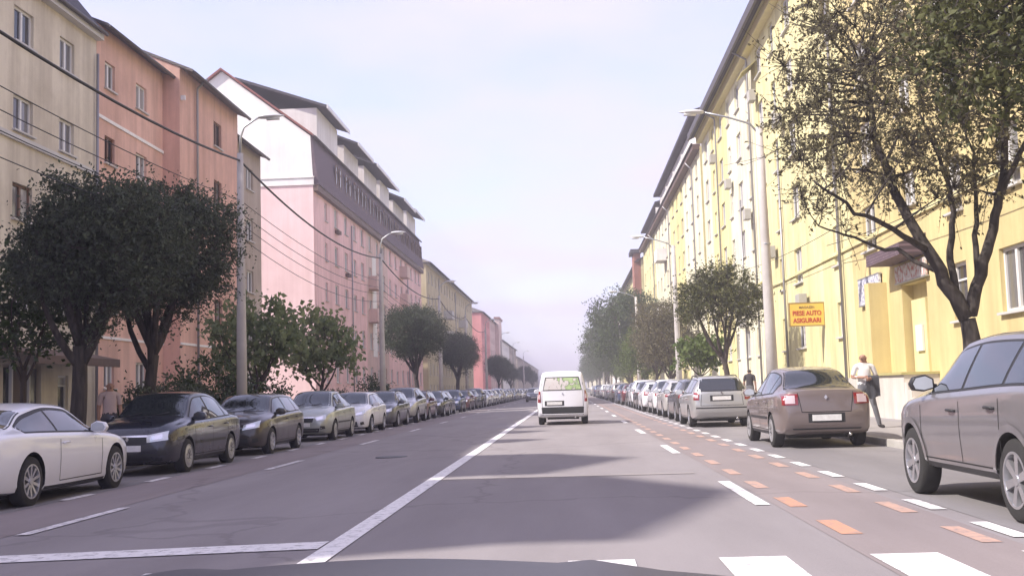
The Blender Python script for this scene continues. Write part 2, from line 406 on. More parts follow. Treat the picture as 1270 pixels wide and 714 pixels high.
# far hills closing the street
b = MB(); pr = []
for i in range(81):
    x = -1600+40*i; pr.append((x, 16+14*math.sin(i*.21)+9*math.sin(i*.57+1)+5*math.sin(i*1.3)))
for i in range(80):
    (x0, h0), (x1, h1) = pr[i], pr[i+1]
    b.quad((x0, 1500, -1), (x1, 1500, -1), (x1, 1680, h1), (x0, 1680, h0)); b.quad((x0, 1680, h0), (x1, 1680, h1), (x1, 2000, -1), (x0, 2000, -1))
M['hill'] = plain('wooded_hill', (.06, .075, .05), .95, noise=.4, nscale=.02)
kind(b.obj('hill', M['hill'], smooth=True), 'structure')

# ================================================================== BUILDINGS
_wc = {}
def win_meshes(w, h, style):
    key = (round(w, 2), round(h, 2), style)
    if key in _wc: return _wc[key]
    fm = M['frame_brown'] if style.startswith('brown') else M['frame']
    n = 1 if style.endswith('1') else 2
    t = .075; y0, y1 = .10, .17
    b = MB()
    b.box(-w/2, w/2, y0, y1, 0, t); b.box(-w/2, w/2, y0, y1, h-t, h)
    b.box(-w/2, -w/2+t, y0+.001, y1, t, h-t); b.box(w/2-t, w/2, y0+.001, y1, t, h-t)
    if n == 2: b.box(-.06, .06, y0-.012, y1, t, h-t)
    else: b.box(-w/2+t, w/2-t, y0-.008, y1, h*.68, h*.68+.05)
    fr = b.mesh('window', fm)
    panes = []
    if n == 2:
        for a, c in ((-w/2+t, -.06), (.06, w/2-t)):
            b = MB(); b.quad((a, .145, t), (c, .145, t), (c, .145, h-t), (a, .145, h-t)); panes.append(b.mesh('pane', M['pane']))
    else:
        for a, c in ((t, h*.68), (h*.68+.05, h-t)):
            b = MB(); b.quad((-w/2+t, .145, a), (w/2-t, .145, a), (w/2-t, .145, c), (-w/2+t, .145, c)); panes.append(b.mesh('pane', M['pane']))
    b = MB(); b.box(-w/2-.08, w/2+.08, -.11, .14, -.06, -.004)
    _wc[key] = (fr, panes, b.mesh('sill', M['sill']))
    return _wc[key]
RZ = {'L': math.pi/2, 'R': -math.pi/2, 'S': 0.0}
def put_window(bl, side, x, y, z, w, h, style='white2', sill=True, panes=True, sillmat=None):
    fr, ps, si = win_meshes(w, h, style)
    o = link('window', fr, bl, Vector((x, y, z))-bl.location, RZ[side])
    for p in ps:
        link('pane', p, o)
    if sill: link('sill', si, o)
    return o
def wall_sheet(b, P, u0, u1, z0, z1, ops, depth=.2, mi=0, mi_rev=None):
    us = sorted({u0, u1, *[v for o in ops for v in (o[0], o[1]) if u0 < v < u1]})
    zs = sorted({z0, z1, *[v for o in ops for v in (o[2], o[3]) if z0 < v < z1]})
    for i in range(len(us)-1):
        run = None
        for j in range(len(zs)-1):
            cu, cz = (us[i]+us[i+1])/2, (zs[j]+zs[j+1])/2
            if any(o[0] < cu < o[1] and o[2] < cz < o[3] for o in ops): continue
            b.quad(P(us[i], zs[j], 0), P(us[i+1], zs[j], 0), P(us[i+1], zs[j+1], 0), P(us[i], zs[j+1], 0), mi)
    for a, c, d, e in ops:
        for (p, q, r, s) in (((a, d), (c, d), (c, d), (a, d)), ((a, e), (c, e), (c, e), (a, e)), ((a, d), (a, e), (a, e), (a, d)), ((c, d), (c, e), (c, e), (c, d))):
            b.quad(P(*p, 0), P(*q, 0), P(*r, depth), P(*s, depth), mi)
        b.quad(P(a, d, depth), P(c, d, depth), P(c, e, depth), P(a, e, depth), mi)

class Bld:
    """a street block: front on X=const, long axis along Y"""
    def __init__(s, name, label, side, X, Y0, Y1, ztop, mat, cat='building', group=None, depth=12.5):
        s.sd = side; s.sg = 1 if side == 'L' else -1      # outward sign of the front
        s.X, s.Y0, s.Y1, s.zt, s.mat, s.dp = X, Y0, Y1, ztop, mat, depth
        s.o = thing(name, label, cat, (X, (Y0+Y1)/2, 0), 0, group)
        s.ops = []; s.gops = []
    def x(s, d): return s.X + s.sg*d                      # d metres out of the front
    def build(s, b, name, mat, smooth=False, par=None):
        me = b.mesh(name, mat, smooth)
        me.transform(Matrix.Translation(-s.o.location))
        return link(name, me, par or s.o)
    def win(s, y, z, w=1.3, h=1.3, style='white2', sill=True, d=0.0, opening=True):
        put_window(s.o, s.sd, s.x(d), y, z, w, h, style, sill)
        if opening: s.ops.append((y-w/2, y+w/2, z, z+h))
    def walls(s, zones=None, back=True, ends=(True, True), z0=-.1, gable=None, depth=.2, endmat=None):
        P = lambda u, z, d: (s.x(-d), u, z)
        for (a, c, mt) in (zones or [(s.Y0, s.Y1, s.mat)]):
            b = MB(); wall_sheet(b, P, a, c, z0, s.zt, [o for o in s.ops if a <= o[0] and o[1] <= c], depth)
            s.build(b, 'wall', mt)
        b = MB(); xb = s.x(-s.dp)
        if back: b.quad((xb, s.Y0, z0), (xb, s.Y1, z0), (xb, s.Y1, s.zt), (xb, s.Y0, s.zt))
        for yy, on in ((s.Y0, ends[0]), (s.Y1, ends[1])):
            if on: b.quad((s.X, yy, z0), (xb, yy, z0), (xb, yy, s.zt), (s.X, yy, s.zt))
        s.build(b, 'end_wall', endmat or s.mat)
    def band(s, z, h=.16, out=.06, mat=None, y0=None, y1=None, name='string_course'):
        b = MB(); xs = sorted((s.x(-.05), s.x(out))); b.box(*xs, (s.Y0 if y0 is None else y0)+.003, (s.Y1 if y1 is None else y1)-.003, z, z+h)
        s.build(b, name, mat or M['sill'])
    def pitched(s, ridge=3.2, eave=.55, mat=None, hip=0.0, th=.14, z=None, over=.25):
        z = s.zt if z is None else z
        b = MB(); xm = s.x(-s.dp/2); x0, x1 = s.x(eave), s.x(-s.dp-eave)
        dz = ridge*eave/(s.dp/2)
        y0, y1 = s.Y0-over, s.Y1+over
        for lo in (0, th):
            b.quad((x0, y0, z-dz+lo), (x0, y1, z-dz+lo), (xm, y1-hip, z+ridge+lo), (xm, y0+hip, z+ridge+lo))
            b.quad((x1, y0, z-dz+lo), (x1, y1, z-dz+lo), (xm, y1-hip, z+ridge+lo), (xm, y0+hip, z+ridge+lo))
            if hip:
                b.poly([(x0, y0, z-dz+lo), (x1, y0, z-dz+lo), (xm, y0+hip, z+ridge+lo)]); b.poly([(x0, y1, z-dz+lo), (x1, y1, z-dz+lo), (xm, y1-hip, z+ridge+lo)])
        if not hip:
            for yy in (y0, y1):
                b.quad((x0, yy, z-dz), (xm, yy, z+ridge), (xm, yy, z+ridge+th), (x0, yy, z-dz+th)); b.quad((x1, yy, z-dz), (xm, yy, z+ridge), (xm, yy, z+ridge+th), (x1, yy, z-dz+th))
        b.quad((x0, y0, z-dz), (x0, y1, z-dz), (x0, y1, z-dz+th), (x0, y0, z-dz+th))
        rf = s.build(b, 'roof', mat or M['grey_tile'])
        if not hip:
            for yy in (s.Y0, s.Y1):
                b = MB(); b.poly([(s.X, yy, s.zt), (s.x(-s.dp), yy, s.zt), (xm, yy, z+ridge-.01)]); s.build(b, 'gable', s.mat)
        s.gutter(z-dz-.02, eave)
        return rf
    def gutter(s, z, out, r=.075):
        b = MB(); b.tube([(s.x(out+.06), s.Y0, z), (s.x(out+.06), s.Y1, z)], r, 8); s.build(b, 'gutter', M['gutter'], True)
    def pipe(s, y, z1=None, out=.12, top_out=None):
        z1 = s.zt if z1 is None else z1; b = MB()
        p = [(s.x(out), y, .1), (s.x(out), y, z1-.7)]
        if top_out: p += [(s.x(out+.02), y, z1-.5), (s.x(top_out), y, z1-.05)]
        b.tube(p, .055, 8); s.build(b, 'downpipe', M['pipe'], True)
    def chimney(s, y, d, z0, z1, rf=None, mat=None):
        b = MB(); x = s.x(-d); b.box(x-.35, x+.35, y-.45, y+.45, z0, z1); b.box(x-.42, x+.42, y-.52, y+.52, z1, z1+.12)
        s.build(b, 'chimney', mat or M['brick'], par=None)
    def box(s, name, d0, d1, y0, y1, z0, z1, mat, bev=0):
        b = MB(); xs = sorted((s.x(d0), s.x(d1))); b.box(*xs, y0, y1, z0, z1)
        o = s.build(b, name, mat)
        if bev: bevel(o.data, bev)
        return o
    def balcony(s, y, z, w=2.6, d=1.1, mat=None):
        mat = mat or s.mat; b = MB()
        xs = lambda a, c: sorted((s.x(a), s.x(c)))
        b.box(*xs(.002, d), y-w/2, y+w/2, z-.15, z)
        b.box(*xs(d-.08, d), y-w/2, y+w/2, z+.002, z+1.0); b.box(*xs(.002, d-.082), y-w/2, y-w/2+.08, z+.002, z+1.0); b.box(*xs(.002, d-.082), y+w/2-.08, y+w/2, z+.002, z+1.0)
        return s.build(b, 'balcony', mat)
    def dormer(s, y, w, dfront, dback, z0, zeave, zapex, wallmat, roofmat, win=True, over=.3):
        """gabled dormer facing the street"""
        b = MB(); xf, xb = s.x(dfront), s.x(dback)
        b.poly([(xf, y-w/2, z0), (xf, y+w/2, z0), (xf, y+w/2, zeave), (xf, y, zapex), (xf, y-w/2, zeave)])
        for q in (-1, 1): b.quad((xf, y+q*w/2, z0), (xb, y+q*w/2, z0), (xb, y+q*w/2, zeave), (xf, y+q*w/2, zeave))
        dm = s.build(b, 'dormer', wallmat)
        b = MB(); t = .12; xo = s.x(dfront+over); k = (zapex-zeave)/(w/2)
        for q in (-1, 1):
            for lo in (.01, t):
                b.quad((xo, y, zapex+lo), (xb, y, zapex+lo), (xb, y+q*(w/2+over), zeave-k*over+lo), (xo, y+q*(w/2+over), zeave-k*over+lo))
            b.quad((xo, y, zapex+.01), (xo, y, zapex+t), (xo, y+q*(w/2+over), zeave-k*over+t), (xo, y+q*(w/2+over), zeave-k*over+.01))
        me = b.mesh('dormer_roof', roofmat); me.transform(Matrix.Translation(-s.o.location)); link('dormer_roof', me, dm)
        return dm

M['brick'] = plain('chimney_brick', (.28, .14, .10), .9, noise=.3, nscale=6)
M['l_yellow'] = stucco('faded_yellow_render', (.72, .65, .52), .32, 1)
M['orange'] = stucco('orange_render', (.78, .505, .40), .3, 2)
M['orange2'] = stucco('deep_orange_render', (.75, .47, .37), .3, 3)
M['beige'] = stucco('greyish_beige_render', (.50, .42, .35), .25, 4)
M['pink'] = stucco('pink_render', (.90, .61, .585), .24, 5)
M['pinkbeige'] = stucco('pinkish_beige_render', (.74, .55, .49), .25, 6)
M['gable_white'] = stucco('white_render', (.88, .85, .81), .12, 7)
M['olive'] = stucco('olive_yellow_render', (.60, .52, .34), .25, 8)
M['redpink'] = stucco('red_pink_render', (.70, .30, .28), .2, 9)
M['r_yellow'] = stucco('bright_yellow_render', (.80, .72, .36), .3, 10)
M['r_tree_shade'] = stucco('tree_shaded_yellow_render', (.66, .55, .275), .2, 16)  # yellow render darkened: tree shade on the near wall put into its colour
M['pink_sunlit'] = stucco('sunlit_pink_render', (.90, .67, .65), .14, 17)  # pink render lightened: sunlight on the gable end put into its colour
M['r_cream'] = stucco('cream_render', (.83, .79, .58), .3, 11)
M['r_lemon'] = stucco('pale_lemon_render', (.79, .72, .39), .3, 12)
M['plinth'] = stucco('pale_plinth_render', (.66, .62, .56), .3, 13)
M['brown_trim'] = plain('brown_trim', (.13, .08, .06), .7)
M['attic_white'] = stucco('attic_white_render', (.78, .75, .72), .2, 14)
M['olive_trim'] = plain('olive_cornice', (.42, .37, .15), .8, noise=.15, nscale=5)
M['door_wood'] = plain('dark_door', (.10, .065, .05), .5)
M['awning'] = plain('brown_awning', (.15, .105, .08), .85, noise=.2, nscale=5)
M['rust_red'] = stucco('rust_red_render', (.36, .16, .12), .25, 15)
M['cornice_y'] = plain('yellow_cornice', (.74, .66, .36), .85, noise=.08, nscale=2)
M['ac_grey'] = plain('aged_plastic', (.42, .40, .36), .6, noise=.15, nscale=6)
G_L, G_R = 'apartment blocks on the shaded side', 'apartment blocks on the sunlit side'

# --- left 1: yellow block with dark mansard
B = Bld('apartment_building', 'faded yellow apartment block with dark steep attic roof beside the orange block', 'L', XL, -45, 40.3, 14.95, M['l_yellow'], group=G_L)
for yc, w in ((34.7, 1.3), (37.85, 1.15), (31.2, 1.3), (28.0, 1.15), (24.8, 1.3), (21.6, 1.15), (18.4, 1.3)):
    for z in (12.85, 9.95, 7.1, 4.25):
        B.win(yc, z, w, 1.15, 'white2' if z != 7.1 or yc < 34 else 'brown2')
    if yc < 33: B.win(yc, 1.4, w, 1.25)
# shop doorway under the awning
B.ops += [(33.6, 36.1, .3, 2.5), (37.3, 38.1, 1.0, 2.2)]
B.walls()
put_window(B.o, 'L', XL, 37.7, 1.0, .8, 1.2, 'white1')
B.box('door', -.17, -.1, 34.25, 35.35, .16, 2.45, M['door_wood'])
for y in (33.62, 35.4): B.box('shop_window', -.17, -.12, y, y+.6, .45, 2.4, M['pane_dark'])
for y in (34.22, 35.36): B.box('door_post', -.12, -.02, y-.04, y+.04, .3, 2.5, M['frame'])
b = MB(); b.prism([(XL+.003, 3.05), (XL+1.5, 2.72), (XL+1.5, 2.45), (XL+1.44, 2.45), (XL+1.44, 2.66), (XL+.003, 2.98)], 'y', 32.8, 38.9); B.build(b, 'awning', M['awning'])
B.band(9.58, .2, .09); B.band(14.75, .22, .3, M['sill'], name='cornice')
b = MB()
prof = [(XL+.42, 14.98), (XL-1.15, 16.95), (XL-6.5, 18.3), (XL-12.5, 15.1), (XL-12.5, 14.98)]
b.prism(prof, 'y', -45.2, 40.1); rf = B.build(b, 'roof', M['dark_tile'])
B.gutter(14.98, .36)
B.dormer(4.6, 6.1, -.1, -6, 15.4, 18.2, 19.55, M['l_yellow'], M['dark_tile'])
B.dormer(11.6, 4.6, -.1, -6, 15.4, 17.35, 18.65, M['l_yellow'], M['dark_tile'])
B.dormer(-3.6, 6.0, -.1, -6, 15.4, 18.0, 19.3, M['l_yellow'], M['dark_tile'])
for y in (20.5, 26.2, 30.6): B.dormer(y, 1.7, -.05, -4, 15.4, 16.3, 17.1, M['l_yellow'], M['dark_tile'], over=.15)
B.pipe(40.15, 14.9)

# --- left 2: orange block
B = Bld('apartment_building', 'flat orange apartment block between the yellow block and its projecting neighbour', 'L', XL, 40.31, 47.2, 15.5, M['orange'], group=G_L)
for k, z in enumerate((13.2, 10.3, 7.45, 4.6, 1.75)):
    B.win(41.55, z, .95, 1.05, 'white2' if k != 1 else 'brown2'); B.win(44.75, z, 1.15, 1.05)
B.walls(); B.band(11.9, .13, .05, M['gable_white']); B.band(3.6, .1, .04, M['gable_white'])
B.pitched(2.6, .45, M['dark_tile'], th=.12, over=.02)
# --- left 3: projecting orange block
B = Bld('apartment_building', 'deeper orange block projecting forward with a brown tiled roof edge and drainpipe', 'L', XL+.75, 47.21, 55.8, 15.75, M['orange2'], group=G_L)
for z in (13.3, 10.45, 7.6, 4.75, 1.9):
    B.win(52.5, z, 1.2, 1.2, 'brown2')
B.walls(); B.band(3.6, .1, .04, M['gable_white'])
B.pitched(2.7, .6, M['grey_tile'], th=.12, over=.06)
B.pipe(49.2, 15.8, .12, .6)
b = MB(); b.box(XL+.76, XL+.95, 47.3, 47.42, 14.3, 14.5); B.build(b, 'wall_lamp', M['frame'])
# --- left 4: greyish beige block
B = Bld('apartment_building', 'greyish beige apartment block standing beside the gap before the pink block', 'L', XL, 55.81, 62.8, 15.05, M['beige'], group=G_L)
for z in (12.7, 9.85, 7.0, 4.15, 1.4):
    B.win(57.0, z, 1.3, 1.2); B.win(60.5, z, 1.3, 1.2)
B.walls(); B.pitched(2.4, .45, M['grey_tile'], th=.12, over=.05); B.band(3.3, .1, .04)

# --- left 5: pink block with mansard and attic boxes
PY0, PY1 = 76.2, 133.0
B = Bld('apartment_building', 'pink apartment block with blank white gable, purple mansard and attic boxes', 'L', XL, PY0, PY1, 15.85, M['pink'], group=G_L, depth=13)
cols = [80.2, 83.8, 87.6, 91.2, 94.6, 98.4, 102.2, 105.8, 109.6, 113.2, 117, 120.6, 124.4, 128, 131]
for i, y in enumerate(cols):
    for z in (13.9, 11.0, 8.1, 5.2, 2.2):
        B.win(y, z, .8 if i == 0 else 1.25, 1.45 if i % 3 else 1.3, 'white1' if i == 0 else 'white2')
B.walls(zones=[(PY0, 96.4, M['pink']), (96.4, 108, M['pinkbeige']), (108, PY1, M['pink'])], endmat=M['pink_sunlit'])
B.box('wall_patch', .004, .02, 99.2, 101.3, 4.6, 13.6, M['gable_white'])
B.band(15.45, .4, .35, M['brown_trim'], name='cornice')
for z, y in ((10.6, 98.4), (7.7, 98.4), (10.6, 117), (7.7, 117), (13.5, 117)): B.balcony(y, z, 2.4, .8, M['pinkbeige'])
for y in (83.8, 87.6):
    B.box('flower_box', .02, .3, y-.55, y+.55, 10.55 if y > 85 else 13.45, 10.8 if y > 85 else 13.7, M['brown_trim'])
for y in (89.4, 104, 121): B.pipe(y, 15.6)
# gable end: mansard profile closed by a big roof
xr = XL-6.4
gp = [(XL, 16.35), (XL-.15, 19.35), (xr, 24.2), (XL-12.85, 19.35), (XL-13, 16.35)]
for yy in (PY0, PY1):
    b = MB(); b.poly([(x, yy, z) for x, z in gp]); B.build(b, 'gable', M['gable_white'])
b = MB(); b.box(XL-13, XL+.06, PY0-.08, PY0+.3, 15.86, 16.35); b.box(XL-13.05, XL+.09, PY0-.14, PY0+.3, 16.36, 16.46); B.build(b, 'gable_band', M['gable_white'])
b = MB(); b.quad((XL+.4, PY0+.02, 15.9), (XL+.4, PY1, 15.9), (XL-.1, PY1, 19.4), (XL-.1, PY0+.02, 19.4))
b.quad((XL+.4, PY0+.02, 15.9), (XL-.1, PY0+.02, 19.4), (XL-.2, PY0+.02, 19.4), (XL-.1, PY0+.02, 15.9)); B.build(b, 'mansard', M['slate'])
b = MB()
for q, (xa, xb_) in enumerate(((XL+.05, xr), (XL-13.05, xr))):
    for lo in (.0, .16): b.quad((xa, PY0-.25, 19.3+lo), (xa, PY1+.2, 19.3+lo), (xb_, PY1+.2, 24.25+lo), (xb_, PY0-.25, 24.25+lo))
    b.quad((xa, PY0-.25, 19.3), (xb_, PY0-.25, 24.25), (xb_, PY0-.25, 24.41), (xa, PY0-.25, 19.46))
b.quad((XL+.05, PY0-.25, 19.3), (XL+.05, PY1, 19.3), (XL+.05, PY1, 19.46), (XL+.05, PY0-.25, 19.46))
B.build(b, 'roof', M['red_tile'])
B.gutter(19.3, .1)
for i, y in enumerate(cols[1:]):                              # slim roof windows in the mansard
    put_window(B.o, 'L', XL+.36, y-.6, 16.9, .8, 1.7, 'brown1', False)
    put_window(B.o, 'L', XL+.36, y+.9, 16.9, .8, 1.7, 'brown1', False)
# attic boxes with lean-to roofs
for (a, c, zt, ov) in ((79.2, 86.5, 22.1, .5), (89.0, 95.2, 21.5, .9), (98.0, 104.5, 21.6, .9), (106.5, 112.0, 21.9, .6), (114.5, 122.0, 21.3, .9), (124.5, 131.5, 21.8, .7)):
    b = MB(); xf = XL-.35
    b.box(XL-4.5, xf, a, c, 19.4, zt); ab = B.build(b, 'attic_box', M['attic_white'])
    put = put_window(B.o, 'L', xf+.02, (a+c)/2, 19.9, 1.2, 1.2, 'brown2', False)
    b = MB()
    b.prism([(XL+ov, zt-.12), (XL+ov, zt+.06), (xr+.2, 24.5), (xr+.2, 24.3)], 'y', a-.5, c+.5)
    me = b.mesh('attic_roof', [M['dark_tile']]); me.transform(Matrix.Translation(-B.o.location)); link('attic_roof', me, ab)
    b = MB(); b.box(XL+ov+.005, XL+ov+.07, a-.5, c+.5, zt-.2, zt+.1); me = b.mesh('fascia', M['frame']); me.transform(Matrix.Translation(-B.o.location)); link('fascia', me, ab)

# --- left 6: olive yellow block
B = Bld('apartment_building', 'olive yellow apartment block with grey hipped roof beyond the pink block', 'L', XL, 138, 204, 17.6, M['olive'], group=G_L)
for i in range(18):
    y = 140.5+3.6*i
    for z in (15.1, 12.2, 9.3, 6.4, 3.5, .9): B.win(y, z, 1.25, 1.4, sill=i < 8)
B.walls(); B.band(17.2, .4, .3, M['sill'], name='cornice'); B.pitched(3.0, .7, M['grey_tile'], hip=6, th=.15)
for y in (151, 173): B.pipe(y, 17.4)
for y, z in ((158.5, 5.9), (158.5, 8.8), (158.5, 11.7), (180, 8.8), (180, 11.7)): B.balcony(y, z, 3, 1.2, M['sill'])
# --- left 7..9
B = Bld('apartment_building', 'red pink apartment block with stepped front far down the street', 'L', XL, 226, 281, 17.4, M['redpink'], group=G_L)
for i in range(15):
    for z in (14.9, 12, 9.1, 6.2, 3.3, .8): B.win(228+3.6*i, z, 1.3, 1.4, sill=False)
B.walls(zones=[(226, 250, M['redpink']), (250, 268, M['pinkbeige']), (268, 281, M['redpink'])]); B.pitched(2.6, .6, M['grey_tile'], hip=4)
B.box('bay', .01, .9, 268, 280, 0, 18.4, M['pinkbeige']); B.box('bay_roof', -.2, 1.2, 267.7, 280.3, 18.41, 18.9, M['red_tile'])
B = Bld('apartment_building', 'white rendered block with grey roof beyond the red pink block', 'L', XL, 292, 372, 14.6, M['gable_white'], group=G_L)
for i in range(20):
    for z in (12, 9.1, 6.2, 3.3): B.win(295+3.9*i, z, 1.3, 1.4, sill=False)
B.walls(zones=[(292, 330, M['gable_white']), (330, 372, M['beige'])]); B.pitched(3.0, .6, M['grey_tile'], hip=5)
B = Bld('apartment_building', 'last beige block closing the shaded side of the street', 'L', XL, 380, 640, 12.6, M['beige'], group=G_L)
for i in range(30):
    for z in (10, 7.1, 4.2): B.win(384+8.5*i, z, 1.6, 1.5, sill=False)
B.walls(); B.pitched(3.0, .6, M['grey_tile'], hip=5)

# --- right 1: long yellow block
RY0, RY1 = 6.0, 78.4
B = Bld('apartment_building', 'long sunlit yellow apartment block with wide dark eaves and downpipes', 'R', XR, RY0, RY1, 18.55, M['r_yellow'], group=G_R)
cols = [(47.9+3.55*i) for i in range(9)] + [41.0, 36.6, 28.6, 25.2, 21.6, 18.0, 14.4]
for i, y in enumerate(cols):
    for k in range(6):
        z = 2.65+2.75*k
        wd = 1.5 if i % 2 == 0 else 1.05
        if k == 0 and abs(y-36.6) < .1: B.win(y, 1.95, 1.0, 1.85, 'white1'); continue
        if k == 0 and y == 41.0: B.win(y, 2.8, .9, 1.25, 'white2'); continue
        B.win(y, z, wd, 1.45, 'white2' if i % 2 == 0 else 'white1')
for k in range(1, 6): B.win(32.3, 3.4+2.75*k, 1.2, 1.0)
DY0, DY1 = 31.2, 33.5
B.ops.append((DY0, DY1, 1.37, 3.95))
B.walls(zones=[(RY0, 39.0, M['r_tree_shade']), (39.0, 57.0, M['r_lemon']), (57.0, 66.3, M['r_cream']), (66.3, 74.3, M['r_yellow']), (74.3, RY1, M['r_cream'])], depth=.32)
B.box('door', -.3, -.22, DY0+.9, DY1-.1, 1.4, 3.5, M['r_lemon'])
B.box('notice_board', -.21, -.15, DY0+1.15, DY0+1.75, 2.0, 2.75, M['frame'])
# raised entrance landing with steps
b = MB(); b.box(XR-.95, XR-.002, 30.6, 35.6, .1, 1.33)
for k in range(6): b.box(XR-.94, XR-.003, 30.6-.3*(k+1), 30.6-.3*k-.002, .1, 1.33-.2*(k+1)+.0)
B.build(b, 'entrance_landing', M['plinth'])
B.box('landing_edge', .001, 1.02, 30.55, 35.66, 1.331, 1.40, M['olive_trim'])
B.box('plinth', .004, .07, RY0+.01, 28.7, .1, 1.3, M['plinth']); B.box('plinth', .004, .07, 35.7, RY1-.01, .1, 1.3, M['plinth'])
B.box('pilaster', .004, .55, 35.05, 35.55, 1.42, 4.2, M['r_tree_shade'])
b = MB(); b.prism([(XR-.003, 5.2), (XR-.75, 4.95), (XR-.75, 4.62), (XR-.003, 4.62)], 'y', 31.0, 34.4); B.build(b, 'entrance_canopy', M['slate'])
B.band(5.75, .12, .07, M['r_lemon']); B.band(18.15, .42, .38, M['cornice_y'], name='cornice'); B.band(18.58, .16, .5, M['olive_trim'], name='cornice')
B.pitched(3.0, .85, M['dark_tile'], z=18.85, th=.2)
b = MB(); b.box(XR-.98, XR-.90, RY0, RY1, 18.35, 18.8); B.build(b, 'fascia', M['gutter'])
for y in (57.6, 40.2, 70.4, 22.9): B.pipe(y, 18.5, .12, .9)
for y in (50.6, 61.8): B.pipe(y, 12)
for i in range(9):                                             # small air conditioners and vent flues
    y = 46+3.1*i; z = 5.2+2.75*((i*3) % 5)
    o = B.box('air_conditioner', .12, .45, y, y+.75, z-.95, z-.4, M['ac_grey'], .02)
for y, z in ((40.9, 14.0), (40.9, 8.5), (56.3, 15.6), (56.3, 4.6)):   # open awning shutters over windows
    b = MB(); b.prism([(XR-.004, z+1.75), (XR-.75, z+1.15), (XR-.75, z+1.09), (XR-.004, z+1.69)], 'y', y-.8, y+.8); B.build(b, 'window_awning', M['olive_trim'])

# --- right 2: block with white attic storey
B = Bld('apartment_building', 'pale block with white attic storey and dark slab roof beyond the long yellow block', 'R', XR, 79.6, 141.0, 18.2, M['r_lemon'], group=G_R)
for i in range(16):
    for k in range(6): B.win(82+3.75*i, 2.6+2.75*k, 1.5 if i % 2 else 1.1, 1.45, sill=i < 9)
B.walls(zones=[(79.6, 92, M['r_cream']), (92, 104, M['r_yellow']), (104, 122, M['r_cream']), (122, 141, M['r_lemon'])])
B.band(18.0, .4, .5, M['brown_trim'], name='cornice'); B.gutter(18.4, .5)
B.box('attic_storey', -.2, -8, 82, 116, 18.56, 20.9, M['attic_white']); B.box('attic_storey', -.5, -8, 119, 140, 18.56, 20.4, M['attic_white'])
for y in (85, 91.5, 98, 104.5, 111): put_window(B.o, 'R', XR+.16, y, 19.3, 1.5, 1.5, 'brown2', False)
b = MB(); b.prism([(XR-.4, 20.95), (XR-.4, 21.2), (XR+5, 22.8), (XR+11, 21.2), (XR+11, 20.95)], 'y', 81, 117); b.prism([(XR-.2, 20.45), (XR-.2, 20.65), (XR+5, 22), (XR+11, 20.8), (XR+11, 20.45)], 'y', 118, 141.2); B.build(b, 'roof', M['dark_tile'])
for y in (84.2, 104.6, 124): B.pipe(y, 18, .12, .6)
for y, z in ((110, 7.9), (110, 13.5)): B.balcony(y, z, 3, 1.0, M['attic_white'])
for y in (88, 95, 102, 108, 114): B.box('roof_bracket', -.25, .45, y, y+.15, 18.56, 19.4, M['frame'])
# --- right 3.. far
B = Bld('apartment_building', 'far block with rust red corner bay on the sunlit side', 'R', XR, 146, 205, 17.8, M['r_lemon'], group=G_R)
for i in range(13):
    for k in range(6): B.win(153+4*i, 2.3+2.6*k, 1.5, 1.4, sill=False)
B.walls(); B.box('corner_bay', .02, .9, 146.2, 150.2, 0, 18.6, M['rust_red']); B.box('corner_bay', .025, .8, 150.21, 152, 0, 17.2, M['gable_white'])
B.pitched(2.8, .7, M['dark_tile'])
B.box('corner_bay_roof', -.1, 1.3, 145.8, 150.6, 18.61, 19.1, M['dark_tile'])
B = Bld('apartment_building', 'far white rendered block behind the tall street trees', 'R', XR, 214, 330, 18.5, M['gable_white'], group=G_R)
for i in range(20):
    for k in range(6): B.win(217+5.6*i, 2.4+2.7*k, 1.6, 1.5, sill=False)
B.walls(); B.pitched(2.8, .7, M['grey_tile'])
B = Bld('apartment_building', 'last cream block closing the sunlit side of the street', 'R', XR, 340, 620, 15.5, M['r_cream'], group=G_R)
for i in range(28):
    for k in range(5): B.win(344+9.6*i, 2.4+2.7*k, 1.8, 1.5, sill=False)
B.walls(); B.pitched(2.8, .7, M['grey_tile'])
